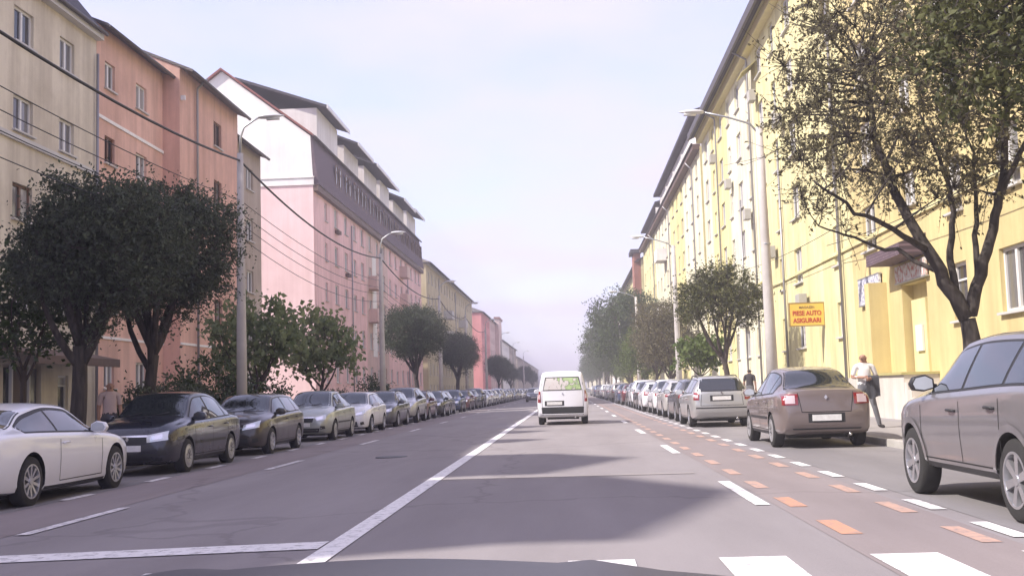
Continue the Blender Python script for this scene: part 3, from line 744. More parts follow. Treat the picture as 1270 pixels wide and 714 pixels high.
# ================================================================== TREES
LEAF = {
 'dark': leafmat('dark_green_leaves', (.042, .056, .036), (.125, .148, .088), .35),
 'mid': leafmat('mid_green_leaves', (.030, .052, .017), (.090, .130, .042), .3),
 'fresh': leafmat('fresh_green_leaves', (.070, .110, .026), (.20, .255, .075), .45),
 'pale': leafmat('greyish_green_leaves', (.125, .165, .070), (.28, .325, .155), .5),
 'brown': leafmat('brownish_olive_leaves', (.090, .080, .048), (.235, .212, .115), .45),
 'olive': leafmat('olive_green_leaves', (.042, .050, .018), (.150, .155, .052), .35),
}
def leaf_mesh(name, cents, size, mat, rng, elong=1.8, droop=0.0, tone=None):
    """one small folded leaf (two triangles + two triangles) per centre"""
    n = len(cents)
    d = rng.normal(size=(n, 3)); d[:, 2] -= droop; d /= np.linalg.norm(d, axis=1)[:, None]
    a = np.cross(d, rng.normal(size=(n, 3))); a /= np.linalg.norm(a, axis=1)[:, None]
    nn = np.cross(d, a)
    s = size*rng.uniform(.6, 1.35, n)[:, None]
    L, Wd = d*s*elong*.5, a*s*.5
    fold = nn*s*.18
    v = np.stack([cents-L, cents+Wd+fold, cents+L, cents-Wd+fold], 1).reshape(-1, 3)
    i = np.arange(n)*4
    f = np.stack([np.stack([i, i+1, i+2], 1), np.stack([i, i+2, i+3], 1)], 1).reshape(-1, 3)
    me = bpy.data.meshes.new(name)
    me.vertices.add(len(v)); me.vertices.foreach_set('co', v.astype(np.float32).ravel())
    me.loops.add(f.size); me.loops.foreach_set('vertex_index', f.astype(np.int32).ravel())
    me.polygons.add(len(f)); me.polygons.foreach_set('loop_start', np.arange(0, f.size, 3, dtype=np.int32)); me.polygons.foreach_set('loop_total', np.full(len(f), 3, np.int32))
    me.update()
    at = me.attributes.new('tone', 'FLOAT', 'FACE')
    t = rng.beta(1.6, 2.2, n) if tone is None else np.clip(tone + rng.normal(0, .16, n), 0, 1)
    at.data.foreach_set('value', np.repeat(t, 2).astype(np.float32))
    me.materials.append(mat); me.validate(); return me
def curve(p0, p1, bend, rng, n=6, sag=0.0):
    p0, p1 = np.array(p0, float), np.array(p1, float)
    o = rng.normal(size=3)*bend*np.linalg.norm(p1-p0)
    t = np.linspace(0, 1, n)[:, None]
    return p0*(1-t)+p1*t + o*(t*(1-t))*2 + np.array([0, 0, sag])*(t*(1-t))*2
def crown_clusters(c, r, n, rng, shell=.55, lump=.28, flat=0.0):
    """cluster centres through an ellipsoid with an uneven outline"""
    lob = rng.normal(size=(9, 3)); lob /= np.linalg.norm(lob, axis=1)[:, None]; la = rng.uniform(-1, 1, 9)
    out = []
    while len(out) < n:
        d = rng.normal(size=3); d /= np.linalg.norm(d)
        k = 1 + lump*float(np.sum(la*np.maximum(0, lob@d)**3))
        rad = (rng.uniform(shell**3, 1)**(1/3)) * k
        p = d*rad
        if p[2] < -.75+flat and rng.random() < .8: continue
        out.append(c + p*r)
    return np.array(out)
def make_tree(base_h, fork_h, crown_c, crown_r, n_limb, n_clu, per, leaf, lmat, seed, trunk_r=.16, bmat='bark', clu_s=.30, shell=.55, limbs=None, lump=.28, twig=3, on_twig=.55, twl=1.0, elong=1.8, flat=.0, droop=0.0, trunk_path=None):
    """local coordinates, base at origin. returns (trunk mesh, crown mesh)"""
    rng = np.random.default_rng(seed)
    b = MB(); c, r = np.array(crown_c, float), np.array(crown_r, float)
    if trunk_path is None:
        top = np.array([c[0]*.35, c[1]*.35, fork_h]); tp = curve((0, 0, -.05), top, .05, rng, 7)
    else: tp = np.array(trunk_path, float)
    rr = np.linspace(trunk_r, trunk_r*.72, len(tp)); rr[0] = trunk_r*1.35
    b.tube(tp, list(rr), 10)
    top = tp[-1]
    clu = crown_clusters(c, r, n_clu, rng, shell, lump, flat)
    paths = []
    if limbs:
        for lp, r0 in limbs:
            lp = np.array(lp, float); q = []
            for i in range(len(lp)-1):
                for t in np.linspace(0, 1, 4, endpoint=False): q.append(lp[i]*(1-t)+lp[i+1]*t)
            q.append(lp[-1]); q = np.array(q); q[1:-1] += rng.normal(0, .02, (len(q)-2, 3)); paths.append((q, r0))
    for k in range(n_limb):
        a = 2*math.pi*(k+rng.uniform(-.3, .3))/n_limb; el = rng.uniform(.1, .95)
        t = c + r*np.array([math.cos(a)*math.cos(el)*.75, math.sin(a)*math.cos(el)*.75, math.sin(el)*.7-.1])
        st = tp[-1 - (k % 2)]
        paths.append((curve(st, t, .13, rng, 8, -.15), trunk_r*rng.uniform(.42, .6)))
    nodes = []
    for q, r0 in paths:
        b.tube(q, list(np.linspace(r0, r0*.28, len(q))), 7)
        for i in range(2, len(q)): nodes.append((q[i], r0*(1-.7*i/len(q))))
    NP = np.array([n[0] for n in nodes]); NR = [n[1] for n in nodes]
    # branches reach out from the limbs to part of the clusters, twigs from there
    sel = rng.permutation(len(clu))[:max(20, len(clu)//3)]
    bn = []
    for i in sel:
        dd = np.linalg.norm(NP-clu[i], axis=1); j = int(np.argmin(dd + .3*np.maximum(0, NP[:, 2]-clu[i][2])))
        q = curve(NP[j], clu[i], .12, rng, 5); r0 = max(.012, min(NR[j]*.5, .05))
        b.tube(q, list(np.linspace(r0, .006, 5)), 5, cap=False); bn += [q[2], q[3], q[4]]
    bn = np.array(bn); tws = []
    if twig:
        for i in range(len(clu)):
            for _ in range(twig):
                e = clu[i]+rng.normal(0, clu_s*.95*twl, 3)
                j = int(np.argmin(np.linalg.norm(bn-e, axis=1)))
                if np.linalg.norm(bn[j]-e) < 1.6:
                    md = (bn[j]+e)/2+rng.normal(0, .04, 3); tws.append((bn[j], md, e)); b.tube([bn[j], md, e], [.007, .005, .003], 3, cap=False)
    # leaves
    cen = np.repeat(clu, per, 0) + rng.normal(0, clu_s, (len(clu)*per, 3))*np.array([1, 1, .85])
    tone = np.repeat(rng.uniform(.1, .8, len(clu)), per)
    if tws and on_twig:
        # leaves sit along the twigs in sprays, the rest fill the clusters
        keep = rng.random(len(cen)) > on_twig; n_on = int(len(cen)*on_twig); cen, tone = cen[keep], tone[keep]
        A, Bm, Cc = (np.array([t[k] for t in tws]) for k in range(3))
        ti = rng.integers(0, len(tws), n_on); t = rng.uniform(.35, 1.06, n_on)[:, None]
        pos = np.where(t < .5, A[ti]+(Bm[ti]-A[ti])*t*2, Bm[ti]+(Cc[ti]-Bm[ti])*(t*2-1)) + rng.normal(0, leaf*.75, (n_on, 3))
        tt = rng.uniform(.1, .85, len(tws))[ti]
        cen = np.concatenate([cen, pos]); tone = np.concatenate([tone, tt])
    tr = b.mesh('trunk', M[bmat], True)
    cr_ = leaf_mesh('crown', cen, leaf, LEAF[lmat], rng, elong, droop, tone)
    return tr, cr_
def place_tree(name, label, meshes, loc, rz=0.0, sc_=1.0, group='street trees'):
    o = thing(name, label, 'tree', loc, rz, group); o.scale = (sc_,)*3
    link('trunk', meshes[0], o); link('crown', meshes[1], o); return o

GZ = .125
# --- near tree on the right with the forked dark trunk
Y1 = 18.7; b0 = on_y(1206, 415, Y1); tb = Vector((b0.x, Y1, GZ))
def loc1(x, y, dy=0.0): return tuple(on_y(x, y, Y1+dy)-tb)
tp = [(0, 0, -.05), loc1(1208, 460), loc1(1205, 420), loc1(1200, 395)]
limbs = [([loc1(1199, 395), loc1(1172, 350), loc1(1145, 300, .3), loc1(1112, 240, .5), loc1(1085, 170, .7), loc1(1070, 90, .8)], .135),
         ([loc1(1150, 310, .2), loc1(1110, 285, -.4), loc1(1060, 262, -.9), loc1(1010, 225, -1.2)], .06),
         ([loc1(1160, 335, .2), loc1(1112, 310, .6), loc1(1060, 296, 1.0), loc1(1015, 280, 1.2)], .045),
         ([loc1(1186, 370), loc1(1178, 310, .2), loc1(1182, 250, .3), loc1(1165, 200, .4), loc1(1140, 140, .5)], .07),
         ([loc1(1203, 390), loc1(1214, 340), loc1(1232, 285), loc1(1242, 225, -.2), loc1(1250, 130, -.3), loc1(1240, 40, -.4)], .115),
         ([loc1(1213, 350), loc1(1208, 290, .3), loc1(1212, 230, .5), loc1(1195, 150, .8)], .06),
         ([loc1(1242, 240, -.2), loc1(1275, 170, -.6), loc1(1320, 100, -1)], .06)]
cl = Vector(loc1(1118, 120, .2)); 
tr1 = make_tree(0, 0, (cl.x+.1, cl.y, cl.z+.1), (2.35, 2.0, 2.55), 0, 420, 60, .038, 'brown', 11, .17, 'bark_dark', .27, .25, limbs, .22, 9, elong=2.0, trunk_path=tp, on_twig=.85, twl=1.25)
place_tree('street_tree', 'dark forked tree with thin brownish foliage beside the grey off-roader', tr1, tb, group='trees along the sunlit pavement')
# --- nearer tree, trunk out of the picture, its green boughs hang in
tr0 = make_tree(0, 2.6, (0, 0, 5.6), (2.75, 2.6, 2.3), 7, 400, 85, .056, 'olive', 12, .17, 'bark_dark', .30, .35, twig=5, on_twig=.7)
place_tree('street_tree', 'leafy olive green tree overhanging the roof of the grey off-roader', tr0, (6.95, 12.9, GZ), 1.2, group='trees along the sunlit pavement')
# --- round tree mid right
tr2 = make_tree(0, 2.3, (.05, 0, 4.75), (1.95, 1.9, 1.6), 8, 260, 75, .055, 'olive', 13, .15, 'bark', .26, .3, lump=.2, flat=.25, twig=5, on_twig=.7)
place_tree('street_tree', 'round headed small tree beside the silver estate car', tr2, (6.6, 48.6, GZ), 0.4, group='trees along the sunlit pavement')
tr2b = make_tree(0, 1.5, (0, 0, 2.6), (1.15, 1.1, .75), 5, 60, 34, .14, 'fresh', 14, .06, 'bark', .22, .3, elong=1.5, droop=.5)
place_tree('street_tree', 'young broad leaved tree next to the round headed tree', tr2b, (6.3, 54, GZ), 0.4, group='trees along the sunlit pavement')
GZL = LZ+.14
# --- big dark trees on the left
tl1 = make_tree(0, 2.35, (.40, .1, 4.25), (1.55, 1.6, 1.65), 8, 350, 125, .045, 'dark', 21, .19, 'bark_dark', .22, .35, lump=.18, flat=.18, twig=5, on_twig=.5)
tl2 = make_tree(0, 2.25, (.0, 0, 4.65), (1.95, 1.9, 1.8), 9, 420, 125, .045, 'dark', 22, .17, 'bark_dark', .23, .35, lump=.18, flat=.12, twig=5, on_twig=.5)
g = 'dark round trees on the shaded side'
place_tree('street_tree', 'dense dark round tree with leaning trunk behind the white coupe', tl1, (-10.5, 23.3, GZL), 0, 1.04, g)
place_tree('street_tree', 'dense dark round tree growing behind the black saloon with chrome grille', tl2, (-10.2, 27.2, GZL), 0, 1.05, g)
place_tree('street_tree', 'dark round tree behind the grey hatchback row on the shaded side', tl2, (-10.0, 73, GZL), 2.1, 1.12, g)
place_tree('street_tree', 'smaller dark round tree before the red pink block', tl1, (-10, 101, GZL), 1.1, 1.12, g)
place_tree('street_tree', 'dark round tree far along the shaded side', tl2, (-10, 160, GZL), 4, 1.0, g)
place_tree('street_tree', 'dark round tree far along the shaded side', tl1, (-10, 196, GZL), 3, 1.0, g)
place_tree('street_tree', 'dark round tree far along the shaded side', tl2, (-10, 250, GZL), 5, 1.05, g)
place_tree('street_tree', 'dark round tree far along the shaded side', tl1, (-10, 310, GZL), 2, 1.1, g)
place_tree('street_tree', 'small green tree standing before the awning of the yellow block', make_tree(0, 1.8, (0, 0, 3.1), (1.2, 1.1, 1.1), 5, 70, 50, .075, 'mid', 31, .07, 'bark', .24, .3), (-12.4, 25, GZL), 0, 1.12, 'young trees on the shaded side')
# broad leaved trees in front of the pink gable
tc1 = make_tree(0, 1.7, (0, 0, 3.2), (1.75, 1.5, 1.45), 7, 105, 24, .16, 'pale', 23, .09, 'bark', .30, .3, elong=1.35, droop=.8, flat=.2)
tc2 = make_tree(0, 1.5, (0, 0, 3.0), (1.55, 1.4, 1.45), 6, 85, 24, .16, 'pale', 24, .08, 'bark', .30, .3, elong=1.35, droop=.8, flat=.2)
g = 'young trees on the shaded side'
p = on_x(318, 470, -10.9); place_tree('street_tree', 'broad leaved light green tree behind the lamp post before the pink gable', tc1, (-10.9, p.y, GZL), 0, 1.02, g)
p = on_x(398, 470, -10.3); place_tree('street_tree', 'broad leaved light green tree at the corner of the pink block', tc2, (-10.3, p.y, GZL), 1, 1.08, g)
# --- right far row: tall dark trees, lighter ones in front
tf1 = make_tree(0, 2.8, (0, 0, 6.2), (2.9, 2.8, 3.4), 8, 300, 46, .12, 'mid', 41, .2, 'bark', .42, .3, lump=.35)
tf2 = make_tree(0, 2.2, (0, 0, 4.6), (2.3, 2.2, 2.6), 8, 240, 44, .10, 'fresh', 42, .14, 'bark', .40, .3, lump=.3)
tf3 = make_tree(0, 2.0, (0, 0, 5.0), (2.2, 2.2, 2.9), 8, 240, 50, .085, 'brown', 43, .15, 'bark', .38, .2, lump=.3)
g = 'trees along the sunlit pavement'
for i, (x, y, mesh, s, rz) in enumerate(((6.8, 76, tf3, .92, .3), (6.7, 86, tf3, 1.0, 2), (6.4, 95, tf2, .85, 0), (6.9, 108, tf2, .95, 1.5), (6.6, 118, tf1, 1.12, 1), (6.9, 130, tf2, .85, 3), (6.5, 142, tf1, 1.36, 3.3),
                                        (6.7, 160, tf1, .85, 5), (6.3, 182, tf1, 1.3, 2.2), (6.7, 205, tf1, .9, .6), (6.4, 235, tf1, 1.1, 4), (6.7, 270, tf1, 1.0, 1.2), (6.5, 320, tf1, 1.1, 3.4), (6.5, 380, tf1, 1.1, 2.4))):
    lab = {tf1: 'tall dark green tree in the far row of the sunlit pavement', tf2: 'lighter green tree in the far row of the sunlit pavement', tf3: 'thin brownish tree in the far row beside the pale attic block'}[mesh]
    if i == 1: lab = 'thin brownish tree in the far row between another brownish tree and a lighter green one'
    place_tree('street_tree', lab, mesh, (x, y, GZ), rz, s, g)
# --- shrubs on the left verge and at trunks
M_sh = [make_tree(0, .35, (0, 0, .95), (.95, .85, .8), 5, 80, 50, .055, 'dark', 51, .04, 'bark', .2, .2, twig=2), make_tree(0, .35, (0, 0, 1.05), (1.1, .9, .9), 5, 90, 45, .065, 'mid', 52, .04, 'bark', .22, .2, twig=2)]
def shrub(label, x, y, k, s, rz=0, z=LZ+.15):
    o = thing('shrub', label, 'shrub', (x, y, z), rz, 'shrubs on the planted bed'); o.scale = (s,)*3
    link('stem', M_sh[k][0], o); link('foliage', M_sh[k][1], o)
shrub('dark bush sprouting round the trunk behind the black saloon', -10.2, 27.4, 0, 1.05)
shrub('green bush between the dark hatchback and the beige block', -11.1, 34.8, 1, 1.15, 1)
shrub('dark bush behind the lamp post on the shaded side', -11.4, 32, 0, 1.1, 2)
shrub('green bush behind the silver saloon', -11.0, 39.5, 1, .9, 4)
shrub('dark bush beside the white hatchback', -10.2, 47.5, 0, .95, 2.6)
shrub('green bush below the round tree on the shaded side', -10.4, 60.5, 1, 1.0, 1.6)
# ================================================================== CARS
def pchip(pts):
    x = np.array([p[0] for p in pts], float); y = np.array([p[1] for p in pts], float)
    h = np.diff(x); d = np.diff(y)/h; m = np.zeros(len(x)); m[0], m[-1] = d[0], d[-1]
    for i in range(1, len(x)-1):
        if d[i-1]*d[i] > 0:
            w1, w2 = 2*h[i]+h[i-1], h[i]+2*h[i-1]; m[i] = (w1+w2)/(w1/d[i-1]+w2/d[i])
    def f(t):
        t = min(max(t, x[0]), x[-1]); i = min(int(np.searchsorted(x, t, 'right'))-1, len(x)-2); i = max(i, 0)
        s = (t-x[i])/h[i]
        return (1+2*s)*(1-s)**2*y[i]+s*(1-s)**2*h[i]*m[i]+s*s*(3-2*s)*y[i+1]+s*s*(s-1)*h[i]*m[i+1]
    return f
MC = {}
MC['glass'] = plain('car_glass', (.018, .022, .024), .04, spec=.9, coat=.5)
MC['black'] = plain('black_plastic', (.022, .022, .024), .55)
MC['gap'] = plain('panel_gap', (.012, .012, .013), .8)
MC['chrome'] = plain('chrome', (.75, .75, .76), .12, metal=1)
MC['tyre'] = plain('tyre_rubber', (.025, .024, .024), .9, noise=.3, nscale=8)
MC['rim'] = plain('alloy_rim', (.55, .55, .57), .3, metal=.8)
MC['cap'] = plain('steel_wheel_cover', (.42, .42, .43), .4, metal=.5)
MC['hub'] = plain('brake_dark', (.04, .038, .036), .7)
MC['red'] = plain('tail_light_red', (.24, .018, .022), .12, coat=1)
MC['red_clear'] = plain('tail_light_clear', (.62, .48, .50), .12, coat=1)
MC['amber'] = plain('indicator_amber', (.7, .25, .03), .2, coat=1)
MC['lamp'] = plain('headlight_glass', (.66, .68, .70), .08, metal=.35, coat=1)
MC['plate'] = plain('number_plate', (.74, .73, .72), .5, noise=.22, nscale=14)
MC['arch'] = plain('wheel_arch_liner', (.015, .015, .015), .9)
def _adv():
    m, n, b_ = _mat('rear_window_advert'); setp(b_, Roughness=.12)
    t = n.nodes.new('ShaderNodeTexCoord'); sp = n.nodes.new('ShaderNodeSeparateXYZ'); n.links.new(t.outputs['Object'], sp.inputs[0])
    nz = n.nodes.new('ShaderNodeTexNoise'); nz.inputs['Scale'].default_value = 7.0; nz.inputs['Detail'].default_value = 5; n.links.new(t.outputs['Object'], nz.inputs['Vector'])
    a = n.nodes.new('ShaderNodeMath'); a.operation = 'MULTIPLY_ADD'; a.inputs[1].default_value = .32; n.links.new(sp.outputs['X'], a.inputs[0]); n.links.new(nz.outputs['Fac'], a.inputs[2])
    r = n.nodes.new('ShaderNodeValToRGB'); e = r.color_ramp.elements
    e[0].position = .0; e[0].color = (.74, .74, .70, 1); e[1].position = 1.0; e[1].color = (.62, .68, .50, 1)
    for ps, c in ((.50, (.72, .66, .64, 1)), (.545, (.20, .26, .16, 1)), (.60, (.42, .56, .26, 1)), (.78, (.50, .64, .33, 1))):
        k = e.new(ps); k.color = c
    n.links.new(a.outputs[0], r.inputs[0]); n.links.new(r.outputs[0], b_.inputs['Base Color']); return m
MC['advert'] = _adv()

def wheel_meshes(r, style):
    b = MB(); n = 36; w = .10
    prof = [(-w, r*.66), (-w, r*.90), (-w*.86, r*.97), (-w*.55, r), (w*.55, r), (w*.86, r*.97), (w, r*.90), (w, r*.66)]
    for k in range(n):
        a0, a1 = 2*math.pi*k/n, 2*math.pi*(k+1)/n
        for i in range(len(prof)-1):
            (x0, r0), (x1, r1) = prof[i], prof[i+1]
            b.quad((x0, r0*math.cos(a0), r0*math.sin(a0)), (x0, r0*math.cos(a1), r0*math.sin(a1)), (x1, r1*math.cos(a1), r1*math.sin(a1)), (x1, r1*math.cos(a0), r1*math.sin(a0)))
    me = b.mesh('tyre', MC['tyre'], True); bm = bmesh.new(); bm.from_mesh(me); bmesh.ops.remove_doubles(bm, verts=bm.verts, dist=1e-5); bm.to_mesh(me); bm.free()
    me.polygons.foreach_set('use_smooth', [True]*len(me.polygons)); tyre = me
    b = MB(); rr = r*.68
    for k in range(n):                                        # barrel and lip
        a0, a1 = 2*math.pi*k/n, 2*math.pi*(k+1)/n
        P = lambda x, q, a: (x, q*math.cos(a), q*math.sin(a))
        for (x0, r0, x1, r1) in ((.104, rr, .104, rr*.91), (.104, rr*.91, .03, rr*.86), (.03, rr*.86, -.08, rr*.86), (.104, rr, .09, rr*1.0)):
            b.quad(P(x0, r0, a0), P(x0, r0, a1), P(x1, r1, a1), P(x1, r1, a0))
    if style == 'cover':
        for k in range(n):
            a0, a1 = 2*math.pi*k/n, 2*math.pi*(k+1)/n
            P = lambda x, q, a: (x, q*math.cos(a), q*math.sin(a))
            b.quad(P(.095, rr*.9, a0), P(.095, rr*.9, a1), P(.11, rr*.62, a1), P(.11, rr*.62, a0))
            if k % 4: b.quad(P(.11, rr*.62, a0), P(.11, rr*.62, a1), P(.10, rr*.3, a1), P(.10, rr*.3, a0))
    else:
        ns = {'five': 5, 'ten': 10, 'six': 6}[style]; wd = {'five': .075, 'ten': .036, 'six': .060}[style]
        for k in range(ns):
            a = 2*math.pi*k/ns+.3; ca, sa = math.cos(a), math.sin(a)
            def Q(x, q, s): return (x, q*ca-s*sa, q*sa+s*ca)
            o, i_ = rr*.9, rr*.16
            for sg in ((1,) if style != 'five' else (-1, 1)):
                off = 0 if style != 'five' else sg*wd*.35
                w0, w1 = (wd*.5, wd*.62) if style != 'five' else (wd*.26, wd*.34)
                top = [Q(.098, o, off*1.5-w1), Q(.098, o, off*1.5+w1), Q(.086, i_, off+w0), Q(.086, i_, off-w0)]
                bot = [Q(.055, o, off*1.5-w1), Q(.055, o, off*1.5+w1), Q(.050, i_, off+w0), Q(.050, i_, off-w0)]
                b.quad(*top)
                for j in range(4): b.quad(top[j], top[(j+1) % 4], bot[(j+1) % 4], bot[j])
    b.prism([(rr*.2*math.cos(2*math.pi*k/16), rr*.2*math.sin(2*math.pi*k/16)) for k in range(16)], 'x', .02, .095)
    rim = b.mesh('rim', MC['cap'] if style == 'cover' else MC['rim'])
    b = MB(); b.prism([(rr*.84*math.cos(2*math.pi*k/24), rr*.84*math.sin(2*math.pi*k/24)) for k in range(24)], 'x', -.07, .012)
    return b.mesh('wheel', MC['hub']), tyre, rim

class CarShape:
    def __init__(s, P):
        s.P = P
        for k in ('top', 'belt', 'bot', 'hw', 'rw'): setattr(s, k, pchip(P[k]))
        s.y0, s.y1 = P['top'][0][0], P['top'][-1][0]
    def sec(s, y):
        t, bl, bo, hw, rw = s.top(y), s.belt(y), s.bot(y), s.hw(y), s.rw(y)
        bl = min(bl, t-.012); h = t-bl; mid = (bo+bl)/2
        g0 = (hw*.945, bl+.004); e = min(.10, .55*h); g1 = (min(rw, hw*.93), t-e)
        pts = [(0, bo), (hw*.80, bo), (hw*.93, bo+.03), (hw*.975, bo+.10), (hw*.995, mid-.04), (hw, mid+.08), (hw*.993, bl-.07), (hw*.972, bl-.018), g0]
        for k in (.35, .7):
            pts.append((g0[0]+(g1[0]-g0[0])*k+.012*math.sin(math.pi*k)*min(1, h/.3), g0[1]+(g1[1]-g0[1])*k))
        pts += [g1, (g1[0]*.955, t-e*.52), (g1[0]*.84, t-e*.24), (g1[0]*.5, t-e*.07), (0, t)]
        return pts
    def hwz(s, y, z):
        p = s.sec(y)
        for i in range(1, len(p)-1):
            (x0, z0), (x1, z1) = p[i], p[i+1]
            if z0 <= z <= z1 and z1 > z0: return x0+(x1-x0)*(z-z0)/(z1-z0)
        return p[-2][0] if z > p[-1][1] else p[1][0]
    def topz(s, x, y):
        p = s.sec(y)[8:]; x = abs(x)
        for i in range(len(p)-1):
            (x0, z0), (x1, z1) = p[i], p[i+1]
            if x1 <= x <= x0 and x0 > x1: return z0+(z1-z0)*(x-x0)/(x1-x0)
        return p[0][1]
    def inside(s, x, y, z):
        p = s.sec(y)
        return p[0][1] <= z <= s.topz(x, y) and abs(x) <= s.hwz(y, z)
    def end(s, x, z, sg):
        a, b_ = 0.0, (s.y1 if sg > 0 else s.y0)
        if s.inside(x, b_, z): return b_
        ym = b_*.55
        if s.inside(x, ym, z): a = ym
        for _ in range(22):
            m = (a+b_)/2
            if s.inside(x, m, z): a = m
            else: b_ = m
        return a
    def side_patch(s, b, y0, y1, zl, zu, off, sg, ny=10, nz=4):
        zl = zl if callable(zl) else (lambda y, v=zl: v); zu = zu if callable(zu) else (lambda y, v=zu: v)
        g = []
        for i in range(ny+1):
            y = y0+(y1-y0)*i/ny; a, c = zl(y), max(zl(y)+.004, zu(y))
            g.append([(sg*(s.hwz(y, a+(c-a)*j/nz)+off), y, a+(c-a)*j/nz) for j in range(nz+1)])
        for i in range(ny):
            for j in range(nz): b.quad(g[i][j], g[i+1][j], g[i+1][j+1], g[i][j+1])
    def end_patch(s, b, cor, sg, off=.006, nx=8, nz=4):
        """cor: four (x,z) corners, counter-clockwise"""
        g = []
        for i in range(nx+1):
            u = i/nx; row = []
            for j in range(nz+1):
                v = j/nz
                x = (1-v)*((1-u)*cor[0][0]+u*cor[1][0])+v*((1-u)*cor[3][0]+u*cor[2][0]); z = (1-v)*((1-u)*cor[0][1]+u*cor[1][1])+v*((1-u)*cor[3][1]+u*cor[2][1])
                row.append((x*(1+off*.6), s.end(x, z, sg)+sg*off, z))
            g.append(row)
        for i in range(nx):
            for j in range(nz): b.quad(g[i][j], g[i+1][j], g[i+1][j+1], g[i][j+1])
    def top_patch(s, b, y0, y1, wfun, off=.006, nx=10, ny=8):
        g = []
        for i in range(ny+1):
            y = y0+(y1-y0)*i/ny; w = wfun(y)
            g.append([(w*(2*j/nx-1), y, s.topz(w*(2*j/nx-1), y)+off) for j in range(nx+1)])
        for i in range(ny):
            for j in range(nx): b.quad(g[i][j], g[i+1][j], g[i+1][j+1], g[i][j+1])

